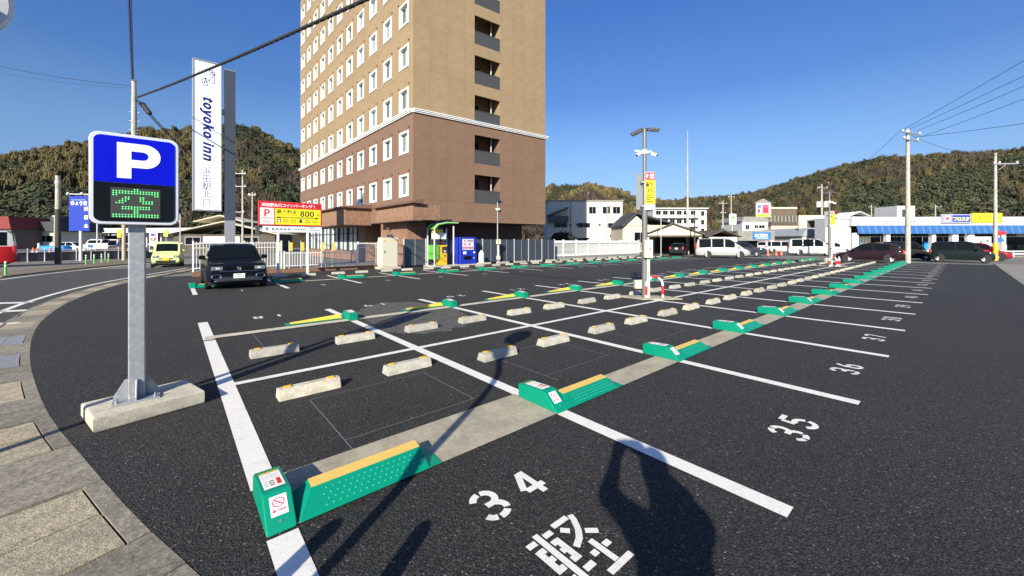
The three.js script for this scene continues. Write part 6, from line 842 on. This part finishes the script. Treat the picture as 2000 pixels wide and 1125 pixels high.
{ const t = thing('lime_sign', 'small lime green sign above the pale green car', 'sign', at(324, HY, 44).setY(0), 0); part('panel', bx(0.5, 0.75, 0.05, 0, 2.55, 0), mat(0.35, 0.55, 0.08, 0.5), t); part('post', cy(0.03, 0.03, 2.3, 0, 1.15, -0.05, 8), M.pale, t); }
[[65, 0], [73, 1], [98, 2], [231, 3], [251, 4], [286, 5]].forEach(([px, k]) => { const Z = k < 3 ? 34 : 38, t = thing('traffic_cone', ['orange cone left of the white post by the rail', 'second orange cone by the rail', 'orange cone just left of the dark utility pole', 'orange cone left of the tan pole', 'orange cone right of the tan pole', 'orange cone left of the pale green car'][k], 'traffic cone', at(px, HY, Z).setY(0), 0, 'traffic cones on the forecourt'); part('cone', new THREE.CylinderGeometry(0.05, 0.2, 0.95, 14).translate(0, 0.62, 0), M.orange, t); part('white_band', new THREE.CylinderGeometry(0.09, 0.12, 0.18, 14).translate(0, 0.75, 0), M.white, t); part('foot', bx(0.42, 0.14, 0.42, 0, 0.07, 0), M.rubber, t); });
{ const [t, h] = tall('marker_post', 'short white post standing at the rail left of the dark pole', 'post', 76, 477, 36, 0.1, 0.09, M.white); part('cap', new THREE.SphereGeometry(0.1, 12, 8).translate(0, h, 0), M.white, t); }
{ const t = thing('shop_banner', 'white and pink banner hung on the rail below the vans', 'banner', at(190, HY, 36).setY(0), 0); part('cloth', bx(1.9, 0.55, 0.03, 0, 1.2, 0), M.white, t); part('pink_print', bx(0.7, 0.3, 0.02, 0.1, 1.22, 0.027), M.pink, t); part('blue_print', bx(0.5, 0.25, 0.02, -0.6, 1.2, 0.027), M.awning, t); for (const x of [-0.9, 0.9]) part('pole', cy(0.02, 0.02, 1.5, x, 0.75, -0.03, 6), M.pale, t); }
solo('planter_box', rb(1.3, 0.9, 0.8, 0, 0.8, 0, 0.05), M.cream, 'beige box beside the white and pink banner', 'box', undefined, at(208, HY, 37).setY(0), 0);
// clipped shrubs and people sized clutter behind the picket fence
for (let i = 0; i < 5; i++) { const t = thing('planter_flag', ['leftmost', 'second', 'third', 'fourth', 'rightmost'][i] + ' yellow flag behind the picket fence', 'flag', L(4.6 + i * 0.62 + (i > 2 ? 0.5 : 0), 25.6), LOT, 'yellow flags behind the fence'); part('cloth', bx(0.17, 0.5, 0.02, 0, 1.35, 0), M.yellowEdge, t); part('pole', cy(0.015, 0.015, 1.7, -0.095, 0.85, 0, 6), M.white, t); }
// ---------------------------------------------------------------- hills and woods
function leafyGeo(n, kind) {      // one crown of unit radius made of small leaf faces
  const pos = [], nor = [];
  for (let i = 0; i < n; i++) {
    let c, s, nx;
    if (kind === 'bamboo') { const a = rnd() * 2 * PI, hh = rr(-0.6, 1.15), r = (0.25 + 0.55 * (1.15 - hh) / 1.75) * Math.sqrt(rnd()); c = V3(Math.cos(a) * r + 0.18 * hh * Math.cos(a), hh, Math.sin(a) * r); s = [rr(0.022, 0.05), rr(0.10, 0.22)]; nx = V3(Math.cos(a), 0.4, Math.sin(a)).add(V3(rr(-0.7, 0.7), rr(-0.5, 0.5), rr(-0.7, 0.7))).normalize(); }
    else { const d = V3(rr(-1, 1), rr(-1, 1), rr(-1, 1)).normalize(), lump = 0.80 + 0.3 * noise(d.x * 2.4 + 5, d.y * 2.4, d.z * 2.4), r = kind === 'bare' ? rr(0.45, 1.08) * lump : Math.pow(rnd(), 0.25) * lump; c = d.clone().multiplyScalar(r); c.y *= 0.86; const k = kind === 'bare' ? [rr(0.008, 0.018), rr(0.12, 0.32)] : [rr(0.04, 0.085), rr(0.04, 0.085)]; s = k; nx = d.clone().add(V3(rr(-0.6, 0.6), rr(-0.4, 0.8), rr(-0.6, 0.6))).normalize(); }
    const tx = V3(rr(-1, 1), rr(-1, 1), rr(-1, 1)).cross(nx).normalize(), ty = kind === 'bare' ? c.clone().normalize().add(V3(rr(-0.4, 0.4), 0.6, rr(-0.4, 0.4))).normalize() : kind === 'bamboo' ? V3(rr(-0.5, 0.5), 1, rr(-0.5, 0.5)).normalize() : nx.clone().cross(tx), t2 = kind === 'leaf' ? tx : ty.clone().cross(nx).normalize();
    const A = c.clone().addScaledVector(t2, -s[0]).addScaledVector(ty, -s[1]), B = c.clone().addScaledVector(t2, s[0]).addScaledVector(ty, -s[1] * 0.7), D = c.clone().addScaledVector(t2, -s[0] * 0.6).addScaledVector(ty, s[1]), E = c.clone().addScaledVector(t2, s[0] * 0.7).addScaledVector(ty, s[1] * 0.8);
    for (const q of [A, B, E, A, E, D]) { pos.push(q.x, q.y, q.z); nor.push(nx.x, nx.y, nx.z); }
  }
  const g = new THREE.BufferGeometry(); g.setAttribute('position', new THREE.Float32BufferAttribute(pos, 3)); g.setAttribute('normal', new THREE.Float32BufferAttribute(nor, 3)); return g;
}
const leafMat = new THREE.MeshStandardMaterial({ color: 0xffffff, roughness: 1, side: THREE.DoubleSide });
const crowns = { leaf: [leafyGeo(900, 'leaf'), leafyGeo(900, 'leaf')], bamboo: [leafyGeo(650, 'bamboo'), leafyGeo(650, 'bamboo')], bare: [leafyGeo(520, 'bare')] };
const SHADES = { leaf: [[0.036, 0.048, 0.021], [0.048, 0.058, 0.024], [0.062, 0.068, 0.028], [0.043, 0.046, 0.026], [0.076, 0.074, 0.034]], bamboo: [[0.115, 0.090, 0.034], [0.095, 0.080, 0.030], [0.135, 0.105, 0.042], [0.075, 0.066, 0.026]], bare: [[0.095, 0.072, 0.050], [0.08, 0.062, 0.045], [0.115, 0.088, 0.063]] };
// a hill: profile of [pixel column, row of the ridge with its trees], foot and ridge distance along the view
function hill(label, prof, foot, ridge, tree, count, kindAt, slopePow = 0.9, dry = 1) {
  const az = (px) => Math.atan((px - 1000) / F), A = prof.map(([px, py]) => [az(px), (HY - py) / F * Math.cos(az(px))]), a0 = A[0][0], a1 = A[A.length - 1][0];
  const ridgeH = (a) => EYE + curve(A, a) * ridge - tree * 1.25, H = (a, r) => { const t = (r - foot) / (ridge - foot), k = t < 0 ? 0 : t < 1 ? Math.pow(t, slopePow) : Math.max(0, 1 - (t - 1) * 0.6); return -0.3 + ridgeH(a) * k + (t > 0 ? Math.min(1, t * 4) : 0) * ridgeH(a) * 0.05 * (noise(a * 14, r * 0.03, 3.3) + noise(a * 40, r * 0.08, 8.1) * 0.5); };
  const NA = 90, NR = 40, pos = [], idx = [], r1 = ridge * 1.5; for (let j = 0; j <= NR; j++) for (let i = 0; i <= NA; i++) { const a = lerp(a0, a1, i / NA), r = lerp(foot, r1, j / NR); pos.push(Math.sin(a) * r, H(a, r), -Math.cos(a) * r); }
  for (let j = 0; j < NR; j++) for (let i = 0; i < NA; i++) { const a = j * (NA + 1) + i, b = a + 1, c = a + NA + 1; idx.push(a, b, c + 1, a, c + 1, c); }
  const g = new THREE.BufferGeometry(); g.setAttribute('position', new THREE.Float32BufferAttribute(pos, 3)); g.setIndex(idx); g.computeVertexNormals();
  structure('hillside', smooth(g.toNonIndexed(), 80), mat(0.06, 0.05, 0.03, 1, { map: rep(roughTone, 0.1) })).userData.label = label[0];
  const lists = { leaf: [[], []], bamboo: [[], []], bare: [[]] }, m = new THREE.Matrix4(), q = new THREE.Quaternion(), up = V3(0, 1, 0);
  for (let i = 0; i < count; i++) {
    const a = lerp(a0, a1, rnd()), r = lerp(foot, ridge * 1.06, Math.sqrt(rnd())), k = kindAt(a, (r - foot) / (ridge - foot), Math.tan(a) * F + 1000); const L2 = lists[k], s = tree * rr(0.5, 1.0) * (k === 'bamboo' ? 0.85 : 1), wdt = s * rr(0.75, 1.1) * (k === 'bamboo' ? 0.7 : 0.8), h = H(a, r);
    m.compose(V3(Math.sin(a) * r, h + s * 0.45, -Math.cos(a) * r), q.setFromAxisAngle(up, rnd() * 6.28), V3(wdt, s * rr(0.7, 1.0), wdt)); const sh = SHADES[k][Math.floor(rnd() * SHADES[k].length)], v = rr(0.75, 1.25) * (k === 'bamboo' ? dry : 1); L2[Math.floor(rnd() * L2.length)].push([m.clone(), col(sh[0] * v, sh[1] * v, sh[2] * v)]);
  }
  const wood = { leaf: 'evergreen_wood', bamboo: 'bamboo_grove', bare: 'bare_wood' }, lab = { leaf: 'dark evergreen trees covering ', bamboo: 'yellowish bamboo covering ', bare: 'bare brown trees covering ' };
  for (const k in lists) lists[k].forEach((l, j) => { if (!l.length) return; const im = new THREE.InstancedMesh(crowns[k][j], leafMat, l.length); l.forEach(([mm, c], i) => { im.setMatrixAt(i, mm); im.setColorAt(i, c); }); im.name = numbered(wood[k]); im.userData = { kind: 'stuff', label: lab[k] + label[1], category: 'wood' }; scene.add(im); });
}
const patch = (a, t, f, s) => noise(a * f + s, t * 2.6 + s, s) ;
hill(['wooded hill behind the pylon sign', 'the left hill'], [[-260, 330], [-60, 300], [0, 294], [60, 287], [110, 277], [150, 272], [200, 268], [250, 258], [285, 243], [310, 250], [345, 246], [390, 238], [460, 238], [500, 248], [540, 266], [590, 288], [640, 320], [760, 390]], 112, 185, 5.0, 6500, (a, t, px) => { const n = patch(a, t, 9, 2.2); const q = n + rr(-0.12, 0.12); if (t > 0.7) return q > 0.22 ? 'bamboo' : 'leaf'; if (t < 0.3) return q > 0.1 ? 'bare' : 'leaf'; return q > -0.1 ? 'bamboo' : q < -0.36 ? 'bare' : 'leaf'; }, 0.8, 0.92);
hill(['low wooded hill right of the hotel', 'the middle hill'], [[700, 400], [900, 385], [1030, 372], [1066, 362], [1100, 356], [1140, 354], [1180, 358], [1215, 368], [1250, 380], [1300, 388], [1340, 400], [1420, 420]], 132, 230, 5.2, 5000, (a, t, px) => { const n = patch(a, t, 12, 5.1); return n > 0.12 ? 'leaf' : n > -0.25 ? 'bamboo' : 'bare'; });
hill(['long wooded mountain on the right', 'the right mountain'], [[1230, 400], [1300, 390], [1340, 384], [1400, 379], [1480, 370], [1530, 352], [1600, 328], [1660, 312], [1720, 300], [1780, 297], [1840, 293], [1900, 289], [1960, 285], [2000, 281], [2100, 272], [2300, 265]], 150, 330, 6.0, 14000, (a, t, px) => { const n = patch(a, t, 11, 7.7) + 0.4 * patch(a, t * 3, 30, 3.1); if (px > 1560 && px < 1640 && t < 0.5 && n > -0.1) return 'bamboo'; const q = n * 0.9 + rr(-0.28, 0.28); return q > 0.0 ? 'leaf' : q > -0.08 ? 'bamboo' : 'bare'; }, 0.85, 0.72);
{ // dark bush in the hotel's shadow
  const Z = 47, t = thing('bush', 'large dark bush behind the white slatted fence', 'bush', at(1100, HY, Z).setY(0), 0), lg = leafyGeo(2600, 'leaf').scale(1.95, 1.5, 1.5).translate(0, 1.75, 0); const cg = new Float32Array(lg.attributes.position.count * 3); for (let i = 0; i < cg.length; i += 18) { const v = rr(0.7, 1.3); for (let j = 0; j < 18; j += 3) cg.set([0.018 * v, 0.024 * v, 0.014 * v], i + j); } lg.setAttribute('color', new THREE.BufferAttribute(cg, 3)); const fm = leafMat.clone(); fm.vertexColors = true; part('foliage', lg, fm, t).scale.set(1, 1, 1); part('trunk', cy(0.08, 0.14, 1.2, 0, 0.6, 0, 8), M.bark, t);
}
// ---------------------------------------------------------------- overhead lines
const CAB = 'overhead cables';
function wire(a, b, sag, r, label, spiral) {
  const pts = []; const n = 24; for (let i = 0; i <= n; i++) { const t = i / n, p = a.clone().lerp(b, t); p.y -= sag * 4 * t * (1 - t); pts.push(p); }
  const c = new THREE.CatmullRomCurve3(pts), geos = [new THREE.TubeGeometry(c, 60, r, 8)];
  const t = thing('overhead_cable', label, 'cable', V3(0, 0, 0), 0, CAB); part('cable', geos, M.cable, t);
  if (spiral) { const len = c.getLength(), N = Math.floor(len / 0.04), hp = [], fr = c.computeFrenetFrames(N, false); for (let i = 0; i <= N; i++) { const p = c.getPointAt(i / N), an = i / N * len / spiral.pitch * 2 * PI; p.addScaledVector(fr.normals[i], Math.cos(an) * spiral.r).addScaledVector(fr.binormals[i], Math.sin(an) * spiral.r); hp.push(p); } part('spiral_hanger', new THREE.TubeGeometry(new THREE.CatmullRomCurve3(hp), N, spiral.w, 4), M.cable, t); }
}
wire(at(268, 190, 19), at(1040, -152, 5.0), 0.12, 0.036, 'thick black cable bundle crossing in front of the hotel', { pitch: 0.14, r: 0.045, w: 0.009 });
wire(at(259, 158, 19), at(246, -190, 8.2), 0.1, 0.018, 'twisted cable rising from the pole to the top frame edge', { pitch: 0.30, r: 0.05, w: 0.010 });
wire(at(259, 168, 19), at(-120, 98, 26), 0.3, 0.012, 'thin cable running from the pole to the left frame edge');
wire(at(259, 172, 19), at(-120, 112, 26), 0.35, 0.006, 'thinner cable just below the left one');
wire(at(268, 196, 19), at(474, 342, 52), 1.6, 0.02, 'cable pair running down from the pole towards the hill', { pitch: 0.35, r: 0.09, w: 0.012 });
solo('cable_splice', [new THREE.CapsuleGeometry(0.11, 0.55, 6, 12).rotateZ(R(38))], M.cable, 'black cable splice hanging beside the pole top', 'cable splice', undefined, at(285, 212, 19.3), 0);
{ const ends = [[2000, 113], [2000, 143], [2000, 163], [2000, 188], [2000, 236]], from = [[1757, 257], [1772, 254], [1790, 256], [1797, 268], [1786, 268]]; ends.forEach(([px, py], i) => { const A = at(from[i][0], from[i][1], 29.5), E = at(px, py, 22), B = A.clone().lerp(E, 2.2); wire(A, B, 0.15, 0.014, ['topmost', 'second', 'third', 'fourth', 'lowest'][i] + ' power line running right from the tall pole'); }); }
wire(at(1775, 262, 29.6), at(1950, 302, 33.4), 0.5, 0.012, 'slack line between the two concrete poles on the right');
wire(at(1757, 257, 29.5), at(1605, 362, 62), 0.8, 0.012, 'faint line from the tall pole to the distant pole');

// ---------------------------------------------------------------- draw
scene.traverse((o) => { if (o.isMesh) { o.castShadow = true; o.receiveShadow = true; } });
renderer.setSize(1024, 576);
renderer.render(scene, camera);
